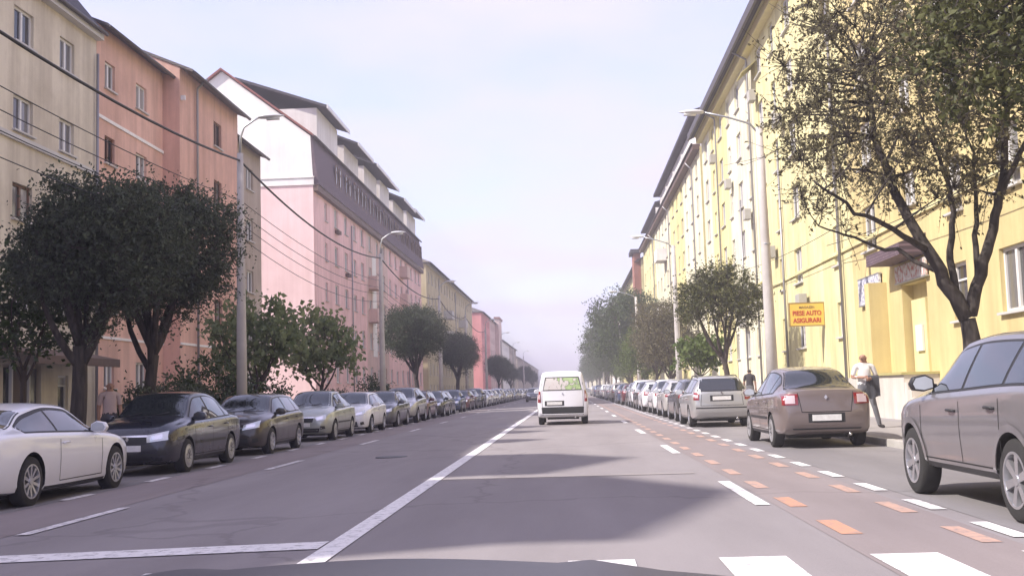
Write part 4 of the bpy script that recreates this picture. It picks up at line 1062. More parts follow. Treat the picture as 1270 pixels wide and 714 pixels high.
def build_model(name, P, paint):
    """a prototype: dict part name -> list of (mesh, matrix, subparts, takes_paint)"""
    S = CarShape(P); parts = []
    L = S.y1-S.y0
    st = sorted({round(v, 4) for v in list(np.linspace(S.y0+.3, S.y1-.3, 40)) + [S.y0+.3*(k/9)**1.8 for k in range(10)] + [S.y1-.3*(k/9)**1.8 for k in range(10)]})
    b = MB(); rings = []
    for y in st:
        h = S.sec(y); ring = [(x, y, z) for x, z in h] + [(-x, y, z) for x, z in h[-2:0:-1]]
        i = len(b.v); b.v += ring; rings.append((i, len(ring)))
    for (i, n), (j, _) in zip(rings, rings[1:]):
        for k in range(n): b.f.append((i+k, i+(k+1) % n, j+(k+1) % n, j+k)); b.m.append(0)
    for i, n in (rings[0], rings[-1]): b.f.append(tuple(range(i, i+n))); b.m.append(0)
    me = b.mesh('body', [paint, MC['arch']], True)
    # wheel arches
    r = P['r']; body = bpy.data.objects.new('tmp_body', me); COL.objects.link(body)
    c = MB()
    for ay in P['axles']:
        for sg in (-1, 1):
            n = 28; xs = sorted((sg*(P['tw']-.16), sg*(P['tw']+.5)))
            c.prism([(ay+(r*1.13)*math.cos(2*math.pi*k/n), r*1.02+(r*1.13)*math.sin(2*math.pi*k/n)) for k in range(n)], 'x', *xs)
    cm = c.mesh('tmp_cut', [MC['arch']]); cut = bpy.data.objects.new('tmp_cut', cm); COL.objects.link(cut)
    md = body.modifiers.new('b', 'BOOLEAN'); md.object = cut; md.operation = 'DIFFERENCE'; md.solver = 'EXACT'; md.material_mode = 'TRANSFER'
    dg = bpy.context.evaluated_depsgraph_get(); me2 = bpy.data.meshes.new_from_object(body.evaluated_get(dg)); me2.name = 'body'
    bpy.data.objects.remove(body); bpy.data.objects.remove(cut)
    for p in me2.polygons: p.use_smooth = True
    me2.set_sharp_from_angle(angle=RAD(32))
    I = Matrix.Identity(4)
    def add(nm, b_, mat, pt=False, mtx=I, subs=(), smooth=True):
        me_ = b_ if not isinstance(b_, MB) else b_.mesh(nm, mat, smooth, fix=False); parts.append((nm, me_, mtx, subs, pt))
    add('body', me2, None, True)
    hub, tyre, rim = wheel_meshes(r, P.get('rim', 'five'))
    for ay in P['axles']:
        for sg in (-1, 1):
            mtx = Matrix.Translation((sg*P['tw'], ay, r)) @ (Matrix.Rotation(math.pi, 4, 'Z') if sg < 0 else I)
            add('wheel', hub, None, False, mtx, [('tyre', tyre), ('rim', rim)])
    rail = P.get('rail', .115)
    zl = lambda y: S.belt(y)+.035
    zu = lambda y: S.top(y)-rail
    for sg in (-1, 1):
        b = MB(); S.side_patch(b, P['win'][0][0]-.035, P['win'][-1][1]+.035, lambda y: zl(y)-.022, lambda y: zu(y)+.022, .003, sg, 26, 4); add('window_surround', b, MC['black'])
        for (a, c_) in P['win']:
            b = MB(); S.side_patch(b, a, c_, zl, zu, .007, sg, 12, 4); add('side_window', b, MC['glass'])
        b = MB()
        for y in P['gaps']:
            S.side_patch(b, y-.006, y+.006, S.bot(y)+.12, lambda q: S.belt(q)-.01, .0025, sg, 1, 8)
        S.side_patch(b, P['gaps'][0], P['gaps'][-1], S.bot(0)+.12, S.bot(0)+.132, .0025, sg, 16, 1)
        add('panel_gaps', b, MC['gap'])
        b = MB(); S.side_patch(b, P['axles'][1]+r*1.18, P['axles'][0]-r*1.18, lambda y: S.bot(y)+.03, lambda y: S.bot(y)+P.get('sill', .09), .004, sg, 14, 3); add('sill_trim', b, MC['black'])
        if P.get('rub'):
            b = MB(); z = P['rub']; S.side_patch(b, P['axles'][1]+r*1.2, P['axles'][0]-r*1.2, z, z+.05, .012, sg, 14, 2); add('door_moulding', b, MC['black'])
        for y in P['handles']:
            z = S.belt(y)-P.get('hz', .13); x = S.hwz(y, z); b = MB(); b.tube([(sg*(x+.004), y-.10, z), (sg*(x+.032), y-.07, z+.006), (sg*(x+.034), y+.05, z+.008), (sg*(x+.004), y+.09, z+.004)], [.012, .014, .014, .012], 6)
            add('door_handle', b, MC['black'] if P.get('bh') else None, not P.get('bh'))
        # mirror
        y, z = P['mirror']; x = S.hwz(y, z); b = MB()
        pr_ = [(-.09, -.02), (-.085, .08), (.0, .125), (.12, .10), (.16, .03), (.13, -.035), (.02, -.05)]
        b.prism([(sg*(x+.05+px+.06), z+pz) for px, pz in pr_], 'y', y-.03, y+.07); m_ = b.mesh('mirror', paint); bevel(m_, .018, 2); m_.polygons.foreach_set('use_smooth', [True]*len(m_.polygons)); m_.set_sharp_from_angle(angle=RAD(50))
        g_ = MB(); g_.poly([(sg*(x+.05+px*.8+.065), y-.033, z+.035+(pz-.035)*.8) for px, pz in pr_])
        b2 = MB(); b2.tube([(sg*(x-.03), y+.02, z), (sg*(x+.06), y+.02, z+.02)], .022, 6)
        add('mirror', m_, None, P.get('mp', True), I, [('mirror_glass', g_.mesh('mirror_glass', MC['lamp'], fix=False)), ('mirror_arm', b2.mesh('mirror_arm', MC['black']))])
    a, c_ = P['ws']; b = MB(); S.top_patch(b, a-.02, c_+.03, lambda y: S.sec(y)[11][0]*.965, .003); add('windscreen_surround', b, MC['black'])
    b = MB(); S.top_patch(b, a, c_, lambda y: S.sec(y)[11][0]*.92, .008); add('windscreen', b, MC['glass'])
    b = MB()
    for q in (-.35, .18): b.tube([(q+.28, c_+.02, S.topz(q+.28, c_+.02)+.02), (q, c_-.10, S.topz(q, c_-.10)+.022)], .008, 4)
    add('wiper', b, MC['black'])
    if 'bl' in P:
        a, c_ = P['bl']; b = MB(); S.top_patch(b, a-.03, c_+.03, lambda y: S.sec(y)[11][0]*.955, .003); add('rear_window_surround', b, MC['black'])
        b = MB(); S.top_patch(b, a, c_, lambda y: S.sec(y)[11][0]*.90, .008); add('rear_window', b, MC['glass'])
    else:
        (x0, z0), (x1, z1) = P['rwin']
        b = MB(); S.end_patch(b, [(-x0-.03, z0-.03), (x0+.03, z0-.03), (x1+.03, z1+.03), (-x1-.03, z1+.03)], -1, .004, 12, 6); add('rear_window_surround', b, MC['black'])
        b = MB(); S.end_patch(b, [(-x0, z0), (x0, z0), (x1, z1), (-x1, z1)], -1, .009, 12, 6); add('rear_window', b, P.get('rglass', MC['glass']))
    def mirror_cor(c, sg): return [(sg*x, z) for x, z in c]
    for sg in (-1, 1):
        b = MB(); S.end_patch(b, mirror_cor(P['tail'], sg), -1, .010, 8, 5); tl = b.mesh('tail_light', MC['red'], True, fix=False)
        q = P['tail']; cx_, cz_ = sum(p[0] for p in q)/4, sum(p[1] for p in q)/4
        inn = [(cx_+(p[0]-cx_)*.62, cz_+(p[1]-cz_)*P.get('tin', .42)) for p in q]
        b = MB(); S.end_patch(b, mirror_cor(inn, sg), -1, .014, 5, 3)
        add('tail_light', tl, None, False, I, [('reversing_lens', b.mesh('reversing_lens', MC['red_clear'], True, fix=False))])
        b = MB(); S.end_patch(b, mirror_cor(P['head'], sg), 1, .008, 8, 5); hl = b.mesh('headlight', MC['lamp'], True, fix=False)
        q = P['head']; cx_, cz_ = sum(p[0] for p in q)/4, sum(p[1] for p in q)/4
        inn = [(cx_+(p[0]-cx_)*.55-.01, cz_+(p[1]-cz_)*.55) for p in q]
        b = MB(); S.end_patch(b, mirror_cor(inn, sg), 1, .012, 5, 3)
        add('headlight', hl, None, False, I, [('headlight_reflector', b.mesh('headlight_reflector', MC['chrome'], True, fix=False))])
        if 'fog' in P:
            b = MB(); S.end_patch(b, mirror_cor(P['fog'], sg), 1, .006, 4, 3); add('fog_lamp_recess', b, MC['black'])
    b = MB(); S.end_patch(b, P['grille'], 1, .006, 10, 4); add('grille', b, MC['black'])
    if P.get('gbar'):
        b = MB(); S.end_patch(b, P['gbar'], 1, .014, 10, 2); add('grille_bar', b, MC['chrome'])
    if 'intake' in P:
        b = MB(); S.end_patch(b, P['intake'], 1, .006, 10, 3); add('air_intake', b, MC['black'])
    def plate(z, sg, x=0.0):
        yy = S.end(x, z, sg); b = MB(); b.box(x-.26, x+.26, *sorted((yy+sg*.004, yy+sg*.022)), z-.055, z+.055)
        add('number_plate', b, MC['plate'], smooth=False)
    plate(P['pf'], 1); plate(P['pr'], -1, P.get('prx', 0))
    z = P['pr']; b = MB(); xx = P.get('prx', 0); S.end_patch(b, [(xx-.33, z-.085), (xx+.33, z-.085), (xx+.33, z+.085), (xx-.33, z+.085)], -1, .003, 6, 2); add('plate_recess', b, MC['black'] if P.get('dark_recess', True) else MC['gap'])
    b = MB(); S.end_patch(b, P['rbump'], -1, .006, 12, 4); add('rear_bumper_trim', b, MC['black'])
    # boot lid outline
    b = MB(); x0, x1, z0, z1 = P['lid']; t = .006
    for cor in ([(-x0, z0), (x0, z0), (x0, z0+t*2), (-x0, z0+t*2)], [(-x0-t, z0), (-x0+t, z0), (-x1+t, z1), (-x1-t, z1)], [(x0-t, z0), (x0+t, z0), (x1+t, z1), (x1-t, z1)]): S.end_patch(b, cor, -1, .003, 8, 4)
    add('panel_gaps', b, MC['gap'])
    for sg, z in ((1, P['ef']), (-1, P['er'])):               # small diamond emblem
        yy = S.end(0, z, sg); b = MB(); n_ = [(0, .045), (.032, 0), (0, -.045), (-.032, 0)]
        b.prism([(x, z+q) for x, q in n_], 'y', *sorted((yy+sg*.004, yy+sg*.02))); add('emblem', b, MC['chrome'], smooth=False)
    b = MB(); b.tube([(.42, S.y0+.25, .26), (.42, S.y0+.03, .25)], .028, 8); add('exhaust_pipe', b, MC['chrome'])
    # dark underside so that daylight under the car stays low
    b = MB(); b.box(-.55, .55, P['axles'][1]-.1, P['axles'][0]+.1, P['bot'][3][1]-.035, P['bot'][3][1]+.03); add('underbody', b, MC['black'], smooth=False)
    if P.get('roofrails'):
        for sg in (-1, 1):
            b = MB(); ys = np.linspace(-1.45, .25, 8); b.tube([(sg*(S.sec(y)[12][0]), y, S.topz(S.sec(y)[12][0], y)+(.05 if 0 < i < 7 else .0)) for i, y in enumerate(ys)], .018, 6); add('roof_rail', b, MC['black'])
    if P.get('arch_trim'):
        for ay in P['axles']:
            for sg in (-1, 1):
                b = MB(); n = 20
                for k in range(n):
                    q = []
                    for kk, rr in ((k, r*1.12), (k+1, r*1.12), (k+1, r*1.30), (k, r*1.30)):
                        a = math.pi*(-.10+1.20*kk/n); y_, z_ = ay+rr*math.cos(a), r*1.02+rr*math.sin(a)
                        z_ = max(z_, S.bot(y_)+.01); q.append((sg*(S.hwz(y_, z_)+.012), y_, z_))
                    b.quad(*q)
                add('arch_trim', b, None, True)
    return {'parts': parts, 'name': name}

def P_base(**k): return k
MODELS = {}
def model(key, **P): MODELS[key] = build_model(key, P, MC['black'])
model('sedan', tin=.75, r=.315, tw=.755, axles=(1.36, -1.27), rim='cover', rub=.52,
  top=[(-2.175, .72), (-2.15, .98), (-2.08, 1.075), (-1.72, 1.10), (-1.0, 1.45), (-.3, 1.52), (.3, 1.49), (1.12, 1.05), (1.75, .95), (2.03, .84), (2.13, .70), (2.175, .56)],
  belt=[(-2.175, .68), (-2.1, .92), (-1.6, .99), (0, .95), (1.1, .92), (1.7, .86), (2.03, .74), (2.175, .52)],
  bot=[(-2.175, .44), (-2.12, .32), (-1.9, .25), (0, .20), (1.9, .21), (2.1, .25), (2.175, .34)],
  hw=[(-2.175, .70), (-2.13, .77), (-2.0, .825), (-1.5, .862), (0, .867), (1.4, .858), (1.85, .81), (2.06, .73), (2.175, .58)],
  rw=[(-2.175, .60), (-2.05, .70), (-1.72, .70), (-1.0, .56), (0, .585), (.3, .575), (1.12, .70), (1.75, .68), (2.175, .5)],
  win=[(-1.30, -1.02), (-.96, -.10), (-.02, .92)], gaps=[-1.05, -.06, .98], handles=[-.88, .12], mirror=(.84, 1.0), ws=(.36, 1.08), bl=(-1.66, -1.05),
  tail=[(.50, .80), (.785, .80), (.775, 1.0), (.50, 1.0)], head=[(.36, .60), (.72, .64), (.70, .80), (.34, .73)], grille=[(-.33, .58), (.33, .58), (.36, .70), (-.36, .70)], gbar=[(-.36, .70), (.36, .70), (.36, .735), (-.36, .735)],
  intake=[(-.5, .28), (.5, .28), (.55, .40), (-.55, .40)], fog=[(.56, .36), (.7, .38), (.68, .46), (.56, .46)], pf=.50, pr=.56, rbump=[(-.6, .345), (.6, .345), (.62, .37), (-.62, .37)], lid=(.44, .50, .66, 1.02), ef=.665, er=.93)
model('coupe', r=.335, tw=.775, axles=(1.42, -1.34), rim='ten', rail=.10, sill=.07,
  top=[(-2.29, .70), (-2.26, .95), (-2.18, 1.02), (-1.78, 1.05), (-1.05, 1.29), (-.4, 1.375), (.15, 1.35), (.98, .985), (1.7, .88), (2.08, .77), (2.23, .62), (2.29, .48)],
  belt=[(-2.29, .66), (-2.2, .90), (-1.6, .955), (0, .92), (1.0, .88), (1.7, .80), (2.1, .66), (2.29, .44)],
  bot=[(-2.29, .40), (-2.22, .26), (-1.9, .2), (0, .16), (1.9, .16), (2.2, .2), (2.29, .26)],
  hw=[(-2.29, .70), (-2.24, .78), (-2.1, .84), (-1.4, .892), (0, .885), (1.4, .885), (1.95, .82), (2.18, .72), (2.29, .55)],
  rw=[(-2.29, .58), (-2.1, .72), (-1.78, .73), (-1.05, .58), (-.3, .575), (.15, .57), (.98, .72), (1.7, .70), (2.29, .45)],
  win=[(-1.42, -.55), (-.49, .76)], gaps=[-.52, .88], handles=[-.36], mirror=(.66, .95), ws=(.22, .93), bl=(-1.70, -1.10),
  tail=[(.46, .72), (.80, .74), (.80, .92), (.46, .90)], head=[(.36, .58), (.74, .62), (.74, .74), (.36, .70)], grille=[(-.28, .48), (.28, .48), (.30, .66), (-.30, .66)],
  intake=[(-.5, .22), (.5, .22), (.55, .36), (-.55, .36)], pf=.42, pr=.66, rbump=[(-.6, .28), (.6, .28), (.62, .36), (-.62, .36)], lid=(.44, .60, .60, 1.0), ef=.70, er=.90)
model('hatch', r=.315, tw=.755, axles=(1.33, -1.28), rim='six', rail=.115,
  top=[(-2.12, .70), (-2.10, .92), (-2.03, 1.06), (-1.86, 1.27), (-1.62, 1.40), (-.4, 1.465), (.28, 1.43), (1.08, 1.02), (1.68, .92), (1.98, .80), (2.08, .66), (2.12, .5)],
  belt=[(-2.12, .66), (-2.0, .94), (-1.5, .98), (0, .94), (1.05, .90), (1.65, .83), (2.0, .70), (2.12, .46)],
  bot=[(-2.12, .42), (-2.05, .30), (-1.8, .23), (0, .19), (1.8, .19), (2.05, .22), (2.12, .3)],
  hw=[(-2.12, .70), (-2.07, .78), (-1.9, .84), (-1.4, .872), (0, .875), (1.3, .868), (1.8, .80), (2.02, .70), (2.12, .54)],
  rw=[(-2.12, .58), (-2.0, .62), (-1.62, .58), (-.4, .59), (.28, .58), (1.08, .71), (1.7, .68), (2.12, .45)],
  win=[(-1.52, -1.16), (-1.10, -.20), (-.13, .87)], gaps=[-1.12, -.16, .94], handles=[-.98, .0], mirror=(.78, .97), ws=(.34, 1.03), rwin=[(.58, 1.02), (.46, 1.30)],
  tail=[(.54, .78), (.80, .80), (.74, 1.02), (.54, 1.0)], head=[(.34, .60), (.72, .66), (.71, .82), (.36, .72)], grille=[(-.36, .54), (.36, .54), (.34, .64), (-.34, .64)], gbar=[(-.35, .64), (.35, .64), (.35, .66), (-.35, .66)],
  intake=[(-.5, .25), (.5, .25), (.46, .42), (-.46, .42)], fog=[(.58, .30), (.7, .33), (.68, .42), (.57, .40)], pf=.47, pr=.62, rbump=[(-.62, .32), (.62, .32), (.64, .42), (-.64, .42)], lid=(.60, .54, .56, 1.0), ef=.70, er=.86)
model('estate', r=.315, tw=.75, axles=(1.38, -1.27), rim='five', rail=.115,
  top=[(-2.27, .74), (-2.25, .98), (-2.20, 1.08), (-2.02, 1.34), (-1.82, 1.44), (-.4, 1.49), (.32, 1.45), (1.12, 1.03), (1.8, .93), (2.12, .80), (2.23, .66), (2.27, .5)],
  belt=[(-2.27, .70), (-2.18, .94), (-1.6, .97), (0, .94), (1.1, .90), (1.8, .83), (2.14, .70), (2.27, .46)],
  bot=[(-2.27, .44), (-2.2, .30), (-1.9, .24), (0, .19), (1.9, .19), (2.2, .23), (2.27, .3)],
  hw=[(-2.27, .74), (-2.22, .80), (-2.05, .84), (-1.4, .862), (0, .866), (1.4, .858), (1.95, .79), (2.16, .70), (2.27, .54)],
  rw=[(-2.27, .66), (-2.15, .66), (-1.82, .60), (-.4, .60), (.32, .585), (1.12, .71), (1.8, .68), (2.27, .45)],
  win=[(-1.78, -1.10), (-1.03, -.14), (-.07, .92)], gaps=[-1.06, -.10, .98], handles=[-.9, .06], mirror=(.82, .98), ws=(.38, 1.07), rwin=[(.66, 1.05), (.56, 1.36)],
  tail=[(.64, .78), (.80, .79), (.77, 1.0), (.63, 1.0)], head=[(.34, .60), (.70, .65), (.69, .79), (.36, .72)], grille=[(-.32, .56), (.32, .56), (.34, .70), (-.34, .70)], gbar=[(-.34, .70), (.34, .70), (.34, .725), (-.34, .725)],
  intake=[(-.5, .26), (.5, .26), (.5, .40), (-.5, .40)], pf=.48, pr=.83, dark_recess=True, rbump=[(-.74, .54), (.74, .54), (.74, .575), (-.74, .575)], lid=(.60, .56, .62, 1.02), ef=.75, er=.98, roofrails=True)
model('suv', r=.350, tw=.79, axles=(1.34, -1.33), rim='six', rail=.115, bh=True, sill=.085, mp=False, hz=.17, arch_trim=True,
  top=[(-2.16, .86), (-2.14, 1.06), (-2.08, 1.17), (-1.92, 1.45), (-1.70, 1.575), (-.4, 1.635), (.30, 1.595), (1.08, 1.15), (1.68, 1.055), (1.98, .955), (2.10, .80), (2.16, .62)],
  belt=[(-2.16, .82), (-2.05, 1.06), (-1.5, 1.12), (0, 1.07), (1.05, 1.02), (1.65, .95), (2.02, .82), (2.16, .58)],
  bot=[(-2.16, .50), (-2.08, .38), (-1.8, .32), (0, .29), (1.8, .30), (2.08, .33), (2.16, .42)],
  hw=[(-2.16, .74), (-2.10, .82), (-1.95, .87), (-1.4, .905), (0, .895), (1.3, .90), (1.82, .84), (2.05, .74), (2.16, .58)],
  rw=[(-2.16, .64), (-2.05, .66), (-1.70, .61), (-.4, .62), (.30, .605), (1.08, .74), (1.7, .71), (2.16, .5)],
  win=[(-1.62, -1.14), (-1.08, -.16), (-.09, .90)], gaps=[-1.10, -.12, .98], handles=[-.92, .06], mirror=(.84, 1.13), ws=(.36, 1.04), rwin=[(.60, 1.17), (.50, 1.46)],
  tail=[(.66, .78), (.82, .80), (.80, 1.08), (.66, 1.08)], head=[(.34, .74), (.74, .78), (.72, .92), (.36, .88)], grille=[(-.33, .74), (.33, .74), (.33, .87), (-.33, .87)], gbar=[(-.33, .79), (.33, .79), (.33, .83), (-.33, .83)],
  intake=[(-.5, .40), (.5, .40), (.5, .55), (-.5, .55)], pf=.62, pr=.74, rbump=[(-.66, .44), (.66, .44), (.68, .56), (-.68, .56)], lid=(.60, .56, .66, 1.1), ef=.80, er=.98)
model('van', r=.318, tw=.755, axles=(1.37, -1.31), rim='cover', rail=.20, rub=.55,
  top=[(-2.20, 1.50), (-2.185, 1.66), (-2.12, 1.80), (-1.95, 1.835), (-.8, 1.85), (.15, 1.82), (.62, 1.70), (1.36, 1.17), (1.82, 1.03), (2.05, .88), (2.15, .70), (2.20, .55)],
  belt=[(-2.20, 1.02), (-1.6, 1.06), (0, 1.05), (1.3, 1.02), (1.8, .92), (2.06, .78), (2.20, .50)],
  bot=[(-2.20, .36), (-2.14, .30), (-1.8, .24), (0, .21), (1.8, .21), (2.1, .25), (2.20, .34)],
  hw=[(-2.20, .80), (-2.17, .845), (-2.0, .875), (-1.2, .89), (0, .89), (1.4, .875), (1.85, .80), (2.08, .72), (2.20, .56)],
  rw=[(-2.20, .64), (-2.12, .69), (-1.0, .71), (.15, .68), (.62, .67), (1.36, .72), (1.8, .70), (2.20, .5)],
  win=[(-.05, 1.05)], gaps=[-1.9, -.6, -.12, 1.1], handles=[.05], mirror=(1.0, 1.12), ws=(.62, 1.30), rwin=[(.64, 1.20), (.54, 1.60)], rglass=MC['advert'],
  tail=[(.74, .78), (.84, .78), (.84, 1.16), (.75, 1.16)], head=[(.36, .66), (.72, .72), (.70, .90), (.38, .82)], grille=[(-.32, .62), (.32, .62), (.34, .72), (-.34, .72)],
  intake=[(-.5, .32), (.5, .32), (.5, .46), (-.5, .46)], pf=.54, pr=.74, prx=-.28, rbump=[(-.83, .34), (.83, .34), (.85, .60), (-.85, .60)], lid=(.70, .70, .60, 1.70), ef=.80, er=1.06)

PAINT = {}
def paint(k, col, metal=.35, rough=.3): PAINT[k] = carpaint('paint_'+k, col, metal, rough)
paint('white', (.80, .80, .84), 0, .28); paint('silver', (.50, .50, .50), .55, .32); paint('lightgrey', (.56, .55, .54), .4, .32); paint('brown_grey', (.225, .182, .172), .45, .34)
paint('mauve_grey', (.235, .222, .235), .45, .34); paint('navy', (.018, .020, .034), .25, .25); paint('darkbrown', (.042, .034, .030), .35, .28); paint('black', (.016, .016, .018), .2, .25)
paint('greengrey', (.40, .42, .39), .5, .32); paint('maroon', (.12, .03, .035), .35, .3); paint('graphite', (.10, .10, .11), .45, .3); paint('blue', (.05, .08, .17), .4, .3); paint('beige', (.48, .43, .36), .35, .32); paint('red', (.35, .04, .04), .2, .3)
def car(key, label, x, y, facing, paint_, group=None, cat='car', name='parked_car', rz=0.0):
    m = MODELS[key]
    o = thing(name, label, cat, (x, y, .004+gz(x)), (0 if facing > 0 else math.pi)+rz, group)
    for nm, me, mtx, subs, pt in m['parts']:
        c = link(nm, me, o); c.matrix_local = mtx
        if pt:
            if not me.materials: me.materials.append(PAINT['white'])
            c.material_slots[0].link = 'OBJECT'; c.material_slots[0].material = PAINT[paint_]
        for sn, sm in subs: link(sn, sm, c)
    return o
GR, GL_ = 'cars parked along the sunlit kerb', 'cars parked along the shaded kerb'
car('suv', 'grey compact off-roader with black mirrors and roof rails parked behind the brown saloon', 4.54, 10.95, 1, 'mauve_grey', GR, rz=.012)
car('sedan', 'brownish grey saloon seen from behind with pale tail lights beside the standing man', 4.66, 22.95, 1, 'brown_grey', GR)
car('estate', 'silver estate car with wide rear window parked in front of the brown saloon', 4.33, 34.6, 1, 'silver', GR)
seq = [('hatch', 'graphite', 'dark grey hatchback parked directly ahead of the silver estate'), ('hatch', 'lightgrey', 'pale grey hatchback parked ahead of the dark grey one'), ('sedan', 'white', 'white saloon in the sunlit row between pale hatchbacks'),
       ('hatch', 'white', 'white hatchback in the sunlit row ahead of the white saloon'), ('sedan', 'black', 'black saloon in the sunlit row before the white off-roader'), ('suv', 'white', 'white compact off-roader in the sunlit row ahead of the black saloon')]
y = 40.2
for k, c, lab in seq:
    car(k, lab, 4.42+rnd.uniform(-.08, .08), y, 1, c, GR); y += 5.55
far = ['graphite', 'silver', 'white', 'navy', 'lightgrey', 'maroon', 'silver', 'black', 'beige', 'white', 'blue', 'silver']
cname = {'graphite': 'dark grey', 'lightgrey': 'pale grey', 'navy': 'navy blue', 'greengrey': 'greenish grey', 'darkbrown': 'dark brown'}
mname = {'sedan': 'saloon', 'hatch': 'hatchback', 'estate': 'estate car', 'suv': 'compact off-roader'}
for i in range(20):
    k = ('sedan', 'hatch', 'estate', 'hatch', 'suv')[i % 5]; c = far[(i*5) % 12]
    car(k, '%s %s far along the sunlit kerb by the tree row' % (cname.get(c, c), mname[k]), 4.45+rnd.uniform(-.12, .12), y, 1, c, GR, rz=rnd.uniform(-.02, .02)); y += 5.4+rnd.uniform(0, 1.6)
car('coupe', 'white coupe with large dark alloy wheels parked at the shaded kerb', -7.99, 15.95, 1, 'white', GL_)
car('sedan', 'black saloon with chrome grille bar facing the traffic behind the white coupe', -7.97, 22.1, -1, 'navy', GL_)
car('hatch', 'dark brown hatchback parked between the black saloon and the silver saloon', -7.97, 28.0, -1, 'darkbrown', GL_)
car('sedan', 'silver saloon with dark grille between the brown and the white hatchback', -7.95, 35.2, -1, 'greengrey', GL_)
car('hatch', 'white hatchback with black lower intake parked behind the silver saloon', -7.85, 40.9, -1, 'white', GL_)
seq = [('estate', 'graphite', 'dark grey estate car parked behind the white hatchback'), ('suv', 'silver', 'grey compact off-roader in the shaded row near the round tree'), ('estate', 'maroon', 'maroon estate car in the shaded row beyond the grey off-roader'), ('hatch', 'black', 'black hatchback in the shaded row beyond the maroon estate')]
y = 47.0
for k, c, lab in seq: car(k, lab, -7.85+rnd.uniform(-.08, .08), y, -1, c, GL_); y += 5.5
for i in range(26):
    k = ('hatch', 'sedan', 'estate', 'sedan', 'suv')[i % 5]; c = far[(i*7+3) % 12]
    car(k, '%s %s far along the shaded kerb' % (cname.get(c, c), mname[k]), -7.9+rnd.uniform(-.12, .12), y, -1 if i % 3 else 1, c, GL_, rz=rnd.uniform(-.02, .02)); y += 5.4+rnd.uniform(0, 1.8)
car('van', 'white delivery van with green printed rear window driving ahead in the lane', -.24, 40.75, 1, 'white', None, 'van', 'delivery_van')
car('hatch', 'dark oncoming car beyond the white van', -3.75, 120, -1, 'graphite', None, 'car', 'oncoming_car')
# ================================================================== LAMPS, WIRES, SIGN
def lamp_right(y, label, z=9.15, x=6.3):
    o = thing('street_lamp', label, 'street lamp', (x, y, .12), 0, 'concrete street lamps on the sunlit side')
    b = MB(); b.tube([(0, 0, 0), (0, 0, 3), (-.02, 0, 6), (-.03, 0, z)], [.19, .165, .14, .11], 14); b.obj('pole', M['concrete'], o, True)
    b = MB()
    for zz in (.9, 1.15, 5.4): b.tube([(0, 0, zz), (0, 0, zz+.05)], [.19 if zz < 3 else .155]*2, 14)
    b.obj('pole_band', M['metal_grey'], o, True)
    b = MB(); b.tube([(-.02, 0, z-.25), (-.3, 0, z+.12), (-1.0, 0, z+.36), (-1.75, 0, z+.55)], [.04, .036, .032, .03], 8); b.obj('arm', M['metal_grey'], o, True)
    head(o, -1.75, z+.55, -1)
def head(o, x, z, sg, L=.78):
    b = MB(); n = 12; rings = []
    for k in range(9):
        t = k/8; w = .17*math.sin(math.pi*min(1, .18+t*.9))**.6 if t < 1 else .03; h_ = .075*math.sin(math.pi*min(1, .2+t*.75)); rings.append([(x+sg*L*t, w*math.cos(2*math.pi*j/n), z+.03*t+h_*(1.2 if math.sin(2*math.pi*j/n) > 0 else .7)*math.sin(2*math.pi*j/n)) for j in range(n)])
    for a, c in zip(rings, rings[1:]):
        for j in range(n): b.quad(a[j], a[(j+1) % n], c[(j+1) % n], c[j])
    b.poly(rings[0]); b.poly(rings[-1])
    h = b.obj('lamp_head', M['lamp_shell'], o, True)
    b = MB(); b.tube([(x+sg*L*.3, 0, z-.045), (x+sg*L*.8, 0, z-.03)], [.06, .07], 10); b.obj('lamp_glass', M['lamp_glass'], h, True)
M['lamp_shell'] = plain('lamp_shell', (.62, .62, .63), .4); M['lamp_glass'] = plain('lamp_glass', (.7, .7, .68), .15)
def lamp_left(y, label, z=9.3, x=-9.8):
    o = thing('street_lamp', label, 'street lamp', (x, y, LZ+.12), 0, 'slim street lamps on the shaded side')
    b = MB(); b.tube([(0, 0, 0), (0, 0, 3), (.0, 0, 6), (0, 0, z-.6)], [.17, .15, .12, .095], 12); b.obj('pole', M['concrete'], o, True)
    b = MB(); b.tube([(0, 0, z-.65), (.02, 0, z-.1), (.12, 0, z+.2), (.45, 0, z+.42), (.62, 0, z+.5)], [.04, .036, .034, .03, .03], 8); b.obj('arm', M['metal_grey'], o, True)
    head(o, .6, z+.49, 1)
for y, l in ((35.2, 'concrete street lamp with long arm beside the brown saloon'), (64.6, 'concrete street lamp beside the round headed tree'), (101, 'concrete street lamp before the pale attic block')): lamp_right(y, l)
for y in (134, 168, 204, 240): lamp_right(y, 'concrete street lamp standing in the far tree row')
for y, l in ((33.3, 'slim street lamp before the broad leaved tree and the pink gable'), (58.9, 'slim street lamp beside the pink front with balconies'), (86, 'slim street lamp between the dark round trees')): lamp_left(y, l)
for y in (108, 134, 165, 200, 246): lamp_left(y, 'slim street lamp far along the shaded kerb')
def wire(label, pts, sag, r=.012, n=14):
    b = MB()
    for a, c in zip(pts, pts[1:]):
        a, c = Vector(a), Vector(c); p = [a.lerp(c, t/n)-Vector((0, 0, sag*4*(t/n)*(1-t/n))) for t in range(n+1)]
        b.tube(p, r, 5, cap=True)
    tag(b.obj('overhead_cable', M['cable'], None, True), label, 'cable', 'cables strung along the shaded side')
yl = [6.8, 33.3, 58.9, 86, 108, 134]
wire('thick black cable hung between the slim street lamps', [(-9.8, y, 8.45) for y in yl], .68, .034)
for k, z in enumerate((6.95, 6.6, 6.3, 5.9)):
    wire(('uppermost', 'second', 'third', 'lowest')[k]+' thin cable in the lower bundle strung between slim lamps', [(-9.8-.02*k, y, z*1.04) for y in yl], .42+.05*k, .011)
